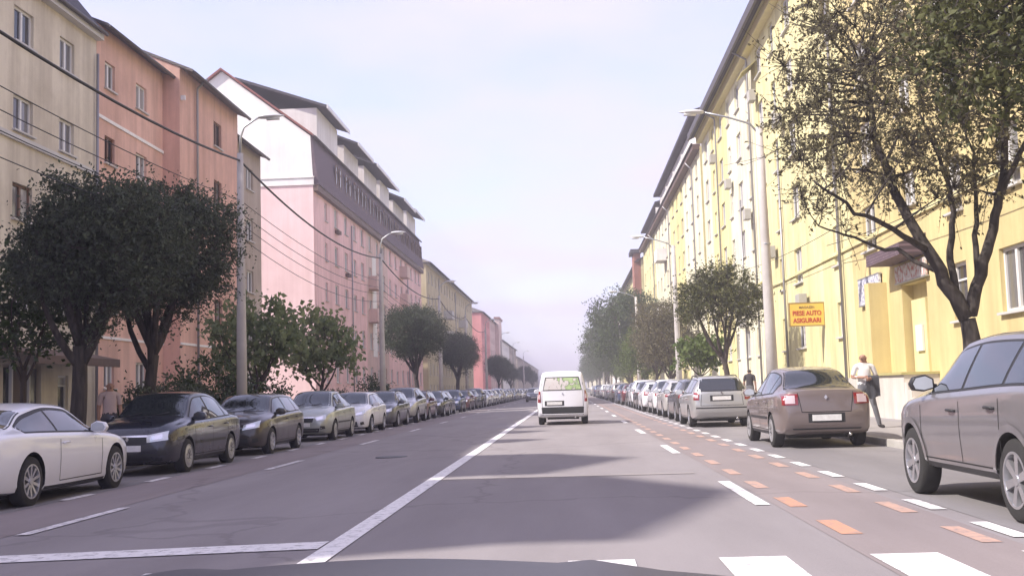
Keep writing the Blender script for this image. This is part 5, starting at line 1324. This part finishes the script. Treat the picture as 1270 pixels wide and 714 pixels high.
wire('thin cable sagging across the sunlit facade', [(9.2, 25, 6.6), (8.9, 60, 7.1), (8.9, 95, 7.0)], .5, .012)
wire('thin cable across the sunlit facade above the entrance canopy', [(9.2, 18, 5.6), (9.3, 40.0, 6.0)], .25, .012)

# hanging yellow sign
so = thing('hanging_sign', 'yellow hanging sign with red lettering on the sunlit yellow wall', 'sign', (9.9, 43.6, 3.8))
M['sign_y'] = plain('sign_yellow', (.78, .52, .10), .5); M['sign_r'] = plain('sign_red', (.45, .06, .03), .6); M['sign_edge'] = plain('sign_edge', (.30, .20, .08), .6)
SW, SH = 1.3, .84
b = MB(); b.box(-SW-.02, -.03, -.05, .05, -SH/2, SH/2); board = b.obj('sign_board', M['sign_y'], so)
b = MB()
b.box(-SW-.05, .0, -.06, .06, SH/2+.002, SH/2+.04); b.box(-SW-.05, .0, -.06, .06, -SH/2-.04, -SH/2-.002); b.box(-SW-.05, -SW-.022, -.058, .058, -SH/2, SH/2); b.box(-.028, .0, -.058, .058, -SH/2, SH/2)
b.obj('sign_frame', M['sign_edge'], so)
def text(body, size, loc, mat, parent, name, ext=.006, rot=(math.pi/2, 0, 0), bold=.0, sx_=1.0):
    cu = bpy.data.curves.new(name, 'FONT'); cu.body = body; cu.size = size; cu.align_x = 'CENTER'; cu.align_y = 'CENTER'; cu.extrude = ext; cu.offset = bold
    t = bpy.data.objects.new('tmp', cu); COL.objects.link(t); dg = bpy.context.evaluated_depsgraph_get()
    me = bpy.data.meshes.new_from_object(t.evaluated_get(dg)); bpy.data.objects.remove(t); me.name = name
    me.materials.clear(); me.materials.append(mat)
    o = link(name, me, parent, loc); o.rotation_euler = rot; o.scale = (sx_, 1, 1); return o
cxs = -SW/2-.025
text('MAGAZIN', .13, (cxs, -.055, .27), M['sign_edge'], so, 'lettering', bold=.002)
text('PIESE AUTO', .25, (cxs, -.055, .04), M['sign_r'], so, 'lettering', bold=.006, sx_=.83)
text('ASIGURARI', .25, (cxs, -.055, -.24), M['sign_r'], so, 'lettering', bold=.006, sx_=.86)
# sign panels at the entrance: print too small to read, kept as colour fields
def printed(name, base, cols, scale):
    m, n, b_ = _mat(name); setp(b_, Roughness=.5)
    t = n.nodes.new('ShaderNodeTexCoord'); v = n.nodes.new('ShaderNodeTexNoise'); v.inputs['Scale'].default_value = scale; v.inputs['Detail'].default_value = 4
    n.links.new(t.outputs['Object'], v.inputs['Vector']); r = n.nodes.new('ShaderNodeValToRGB'); e = r.color_ramp.elements
    e[0].position = 0; e[0].color = (*cols[0], 1); e[1].position = 1; e[1].color = (*base, 1)
    for i, c in enumerate(cols[1:]): k = e.new(.40+.07*i); k.color = (*c, 1)
    k = e.new(.40+.07*len(cols)); k.color = (*base, 1)
    n.links.new(v.outputs['Fac'], r.inputs[0]); n.links.new(r.outputs[0], b_.inputs['Base Color']); return m
M['pr1'] = printed('white_blue_print', (.72, .72, .74), [(.15, .16, .25), (.25, .27, .38), (.5, .5, .56)], 9)
M['pr2'] = printed('mixed_print', (.70, .68, .66), [(.12, .13, .22), (.5, .16, .12), (.55, .5, .45)], 7)
s1 = thing('wall_sign', 'white wall sign with dark print beside the entrance canopy', 'sign', (9.9, 36.7, 4.1))
b = MB(); b.box(-.12, -.05, -1.25, 1.25, -.42, .42); b.obj('sign_panel', M['pr1'], s1)
b = MB(); b.box(-.13, -.03, -1.29, 1.29, .421, .46); b.box(-.13, -.03, -1.29, 1.29, -.46, -.421); b.obj('sign_frame', M['metal_grey'], s1)
s2 = thing('wall_sign', 'colourful printed sign above the raised entrance door', 'sign', (9.9, 32.3, 4.27))
b = MB(); b.box(-.12, -.05, -1.4, 1.4, -.24, .24); b.obj('sign_panel', M['pr2'], s2)
b = MB(); b.box(-.13, -.03, -1.44, 1.44, -.28, -.241); b.obj('sign_frame', M['metal_grey'], s2)

# ================================================================== PEOPLE
MP = {'skin': plain('skin', (.36, .20, .14), .55), 'shirt': plain('white_shirt', (.72, .70, .69), .85, noise=.08, nscale=12), 'trouser': plain('dark_trousers', (.15, .15, .165), .9, noise=.2, nscale=9), 'shoe': plain('dark_shoes', (.025, .02, .02), .5),
      'hair': plain('grey_hair', (.09, .08, .075), .9), 'pinkshirt': plain('pale_pink_shirt', (.50, .38, .36), .85), 'darktop': plain('dark_top', (.05, .045, .05), .9), 'jacket': plain('dark_jacket', (.05, .05, .058), .85, noise=.25, nscale=8)}
def person_mesh(J, mats, sleeve=.45, hem=.0):
    """J: joint dictionary; one skinned body, materials by region"""
    V, E, R, T = [], [], [], []
    def add(p, r, parent=None, reg='skin'):
        V.append(tuple(p)); R.append(r if hasattr(r, '__len__') else (r, r)); T.append(reg)
        if parent is not None: E.append((parent, len(V)-1))
        return len(V)-1
    def lp(a, b_, t): return tuple(np.array(a)*(1-t)+np.array(b_)*t)
    pel = add(J['pelvis'], (.155, .115), None, 'trouser')
    wa = add(J['waist'], (.150, .112), pel, 'shirt'); ch = add(J['chest'], (.175, .125), wa, 'shirt'); up = add(J['neckbase'], (.115, .09), ch, 'shirt')
    nk = add(J['neck'], .056, up, 'skin'); hd = add(J['head'], (.078, .095), nk, 'skin'); tp_ = add(J['headtop'], (.066, .08), hd, 'hair')
    for s in 'lr':
        sh = add(J['sh_'+s], .072, up, 'shirt'); m = add(lp(J['sh_'+s], J['el_'+s], .55), .062, sh, 'shirt'); el = add(J['el_'+s], .046, m, 'shirt' if sleeve > .6 else 'skin')
        wr = add(J['wr_'+s], .031, el, 'skin'); d = np.array(J['wr_'+s])-np.array(J['el_'+s]); d /= np.linalg.norm(d)
        pm = add(np.array(J['wr_'+s])+d*.06, (.038, .022), wr, 'skin')
        side = np.cross(d, (0, 0, 1.0)); side = side/ (np.linalg.norm(side)+1e-6); side = np.array(J.get('palm_'+s, side))
        base = np.array(J['wr_'+s])+d*.075
        for k, (o, ln) in enumerate(((-.03, .075), (-.01, .088), (.011, .083), (.03, .062))):
            f0 = add(base+side*o+d*.02, .0095, pm, 'skin'); f1 = add(base+side*o*1.1+d*(.02+ln*.55), .009, f0, 'skin'); add(base+side*o*1.1+d*(.02+ln*.85)+np.array((0, 0, -.022)), .0075, f1, 'skin')
        t0 = add(np.array(J['wr_'+s])+d*.03-side*.04, .011, wr, 'skin'); add(np.array(J['wr_'+s])+d*.075-side*.058, .009, t0, 'skin')
        hp = add(J['hip_'+s], (.10, .105), pel, 'trouser'); th = add(lp(J['hip_'+s], J['kn_'+s], .5), .086, hp, 'trouser'); kn = add(J['kn_'+s], .066, th, 'trouser')
        cf = add(lp(J['kn_'+s], J['an_'+s], .4), .064, kn, 'trouser'); an = add(J['an_'+s], .054, cf, 'trouser'); he = add(np.array(J['an_'+s])+np.array((0, 0, -.045)), .046, an, 'shoe')
        fd = np.array(J['foot_'+s]); add(np.array(J['an_'+s])+fd*.10+np.array((0, 0, -.055)), (.046, .036), he, 'shoe'); add(np.array(J['an_'+s])+fd*.19+np.array((0, 0, -.062)), (.036, .026), len(V)-1, 'shoe')
    me = bpy.data.meshes.new('tmp'); me.from_pydata(V, E, []); o = bpy.data.objects.new('tmp', me); COL.objects.link(o)
    o.modifiers.new('s', 'SKIN'); sv = me.skin_vertices[0].data
    for i, r in enumerate(R): sv[i].radius = r; sv[i].use_root = (i == 0)
    sb = o.modifiers.new('u', 'SUBSURF'); sb.levels = 2; sb.render_levels = 2
    dg = bpy.context.evaluated_depsgraph_get(); out = bpy.data.meshes.new_from_object(o.evaluated_get(dg)); bpy.data.objects.remove(o)
    out.materials.clear(); keys = ['skin', 'shirt', 'trouser', 'shoe', 'hair']
    for k in keys: out.materials.append(mats[k])
    VA = np.array(V); H = np.array(J['head'])
    for p in out.polygons:
        c = np.array(p.center); dd = np.linalg.norm(VA-c, axis=1)-np.array([max(r) for r in R])*.6; i = int(np.argmin(dd)); reg = T[i]
        if c[2] > J['neck'][2]+.04:
            f = np.array(J['face']); reg = 'hair' if (c-H)@f < .0 and c[2] > H[2]-.06 or c[2] > H[2]+.085 else 'skin'
        p.material_index = keys.index(reg); p.use_smooth = True
    # nose, ears, brow and eyes, set on the face of the same mesh
    bm = bmesh.new(); bm.from_mesh(out); f = Vector(J['face']); sd = f.cross(Vector((0, 0, 1))).normalized(); h = Vector(J['head'])
    def blob(c, s, mi):
        r_ = bmesh.ops.create_icosphere(bm, subdivisions=2, radius=1.0); 
        for v in r_['verts']: v.co = Vector((v.co.x*s[0], v.co.y*s[1], v.co.z*s[2]))+c
        for v in r_['verts']:
            for fc in v.link_faces: fc.material_index = mi; fc.smooth = True
    blob(h+f*.095+Vector((0, 0, -.005)), (.016, .018, .026), 0)
    for q in (-1, 1):
        blob(h+sd*q*.083+Vector((0, 0, .0)), (.014, .02, .032), 0); blob(h+f*.083+sd*q*.032+Vector((0, 0, .03)), (.011, .011, .007), 4)
    blob(h+f*.084+Vector((0, 0, -.048)), (.022, .012, .006), 3)
    bm.to_mesh(out); bm.free(); return out
def person(label, joints, mats, loc, rz, sleeve=.45):
    o = link('person', person_mesh(joints, mats, sleeve), None, loc, rz); tag(o, label, 'person'); o.data.name = 'person'; return o
def std_joints():
    # faces -Y, stands on z=0, about 1.74 m tall
    return dict(pelvis=(0, 0, .93), waist=(0, .0, 1.08), chest=(0, .01, 1.28), neckbase=(0, .015, 1.42), neck=(0, 0, 1.51), head=(0, -.02, 1.60), headtop=(0, -.01, 1.675), face=(0, -1, 0),
      sh_l=(.18, .015, 1.41), sh_r=(-.18, .015, 1.41), el_l=(.23, .03, 1.13), el_r=(-.23, .03, 1.13), wr_l=(.24, -.02, .88), wr_r=(-.24, -.02, .88),
      hip_l=(.09, 0, .88), hip_r=(-.09, 0, .88), kn_l=(.10, -.02, .49), kn_r=(-.10, -.02, .49), an_l=(.11, .02, .10), an_r=(-.11, .02, .10), foot_l=(.1, -1, 0), foot_r=(-.1, -1, 0))
J = std_joints()
J.update(el_l=(.27, .04, 1.15), wr_l=(.10, -.22, 1.13), palm_l=(0, 0, 1), el_r=(-.27, .03, 1.16), wr_r=(-.06, -.24, 1.16), palm_r=(0, 0, 1), kn_l=(.18, -.05, .49), an_l=(.27, .0, .10), kn_r=(-.11, -.02, .49), an_r=(-.17, -.06, .10), head=(-.015, -.03, 1.60), headtop=(-.02, -.015, 1.68), face=(-.55, -.835, 0), foot_l=(.45, -.9, 0), foot_r=(-.3, -.95, 0))
MAN = (6.78, 26.2, .125)
person('man in white shirt and dark trousers standing on the pavement with folded arms', J, MP, MAN, -.15)
# dark jacket hanging over his left forearm
b = MB(); n = 14; O, I_ = [], []
for i in range(n+1):
    v = i/n; x = .02+.27*v; ro, ri = [], []
    for j in range(17):
        u = j/16*2-1; a = max(-1, min(1, u*3.2)); fall = max(0, abs(u)-.3125)/.6875
        ln = (.44 if u < 0 else .30)+.03*math.sin(5*v)
        wob = .014*math.sin(11*v+2*u)*fall
        for arr, rr in ((ro, .062), (ri, .044)):
            arr.append((x+.03*fall*(v-.4), -.165+.06*v*0+math.sin(a*math.pi/2)*rr+wob+(.03*fall if u < 0 else .02*fall), 1.135+math.cos(a*math.pi/2)*rr-fall*ln))
    O.append(ro); I_.append(ri)
for i in range(n):
    for j in range(16):
        b.quad(O[i][j], O[i+1][j], O[i+1][j+1], O[i][j+1]); b.quad(I_[i][j], I_[i+1][j], I_[i+1][j+1], I_[i][j+1])
    for j in (0, 16): b.quad(O[i][j], O[i+1][j], I_[i+1][j], I_[i][j])
for i in (0, n):
    for j in range(16): b.quad(O[i][j], O[i][j+1], I_[i][j+1], I_[i][j])
jk = b.obj('jacket', MP['jacket'], None, False, loc=MAN); jk.rotation_euler = (0, 0, -.15)
bm = bmesh.new(); bm.from_mesh(jk.data); bmesh.ops.remove_doubles(bm, verts=bm.verts, dist=1e-4); bmesh.ops.recalc_face_normals(bm, faces=bm.faces); bm.to_mesh(jk.data); bm.free()
tag(jk, 'dark jacket draped over the forearm of the standing man', 'jacket')
J = std_joints(); J.update(wr_l=(.22, -.10, .90), kn_l=(.10, -.14, .50), an_l=(.10, -.05, .10), an_r=(-.10, .16, .12))
mp2 = dict(MP); mp2['shirt'] = MP['pinkshirt']; mp2['hair'] = MP['shoe']; mp2['trouser'] = MP['darktop']
person('person in pale pink top walking behind the black saloon', J, mp2, (-10.1, 24.3, LZ+.125), .6)
mp3 = dict(MP); mp3['shirt'] = MP['darktop']; mp3['hair'] = MP['shoe']
person('person in dark top on the sunlit pavement beyond the brown saloon', J, mp3, (7.5, 47.2, .125), 2.8)

# ================================================================== OWN CAR BONNET
bo = thing('car_bonnet', 'dark grey bonnet of the car from which the street is seen', 'car bonnet', (-.30, 1.3, .590))
b = MB(); nx, ny = 30, 16; g = []
for j in range(ny+1):
    v = j/ny; y_ = -.35+1.35*v; row = []
    for i in range(nx+1):
        u = 2*i/nx-1; x = u*(.86-.10*v*v)
        z_ = .405-.075*abs(u)**1.6 - .30*max(0, abs(u)-.82)/.18*.5 - .015*v - .16*v**4
        z_ += .010*math.exp(-((abs(u)-.42)/.05)**2)
        row.append((x, y_, z_))
    g.append(row)
for j in range(ny):
    for i in range(nx): b.quad(g[j][i], g[j][i+1], g[j+1][i+1], g[j+1][i])
for q in (0, nx):                                              # wings
    for j in range(ny): b.quad(g[j][q], g[j+1][q], (g[j+1][q][0]*1.03, g[j+1][q][1], -.25), (g[j][q][0]*1.03, g[j][q][1], -.25))
for i in range(nx): b.quad(g[ny][i], g[ny][i+1], (g[ny][i+1][0], g[ny][i+1][1]+.06, -.25), (g[ny][i][0], g[ny][i][1]+.06, -.25))
o = b.obj('bonnet_panel', plain('bonnet_paint', (.055, .05, .056), .5), bo, True)
bm = bmesh.new(); bm.from_mesh(o.data); bmesh.ops.remove_doubles(bm, verts=bm.verts, dist=1e-4); bmesh.ops.recalc_face_normals(bm, faces=bm.faces); bm.to_mesh(o.data); bm.free()
for q in (-.30, .28):
    b = MB(); b.tube([(q, -.28, .385), (q, -.25, .40), (q, -.21, .403), (q, -.18, .39)], [.012, .02, .018, .01], 10); b.obj('washer_nozzle', MC['black'], bo, True)

# ================================================================== AIR
b = MB(); b.box(-70, 75, -60, 2100, -2, 40)
hz = kind(b.obj('haze', None), 'stuff'); hz.data.materials.clear()
m = bpy.data.materials.new('haze_air'); m.use_nodes = True; n = m.node_tree; n.nodes.clear()
vo = n.nodes.new('ShaderNodeVolumePrincipled'); mo = n.nodes.new('ShaderNodeOutputMaterial'); n.links.new(vo.outputs[0], mo.inputs['Volume'])
vo.inputs['Color'].default_value = (.95, .91, .98, 1); vo.inputs['Density'].default_value = .0017; vo.inputs['Anisotropy'].default_value = 0.0
hz.data.materials.append(m)
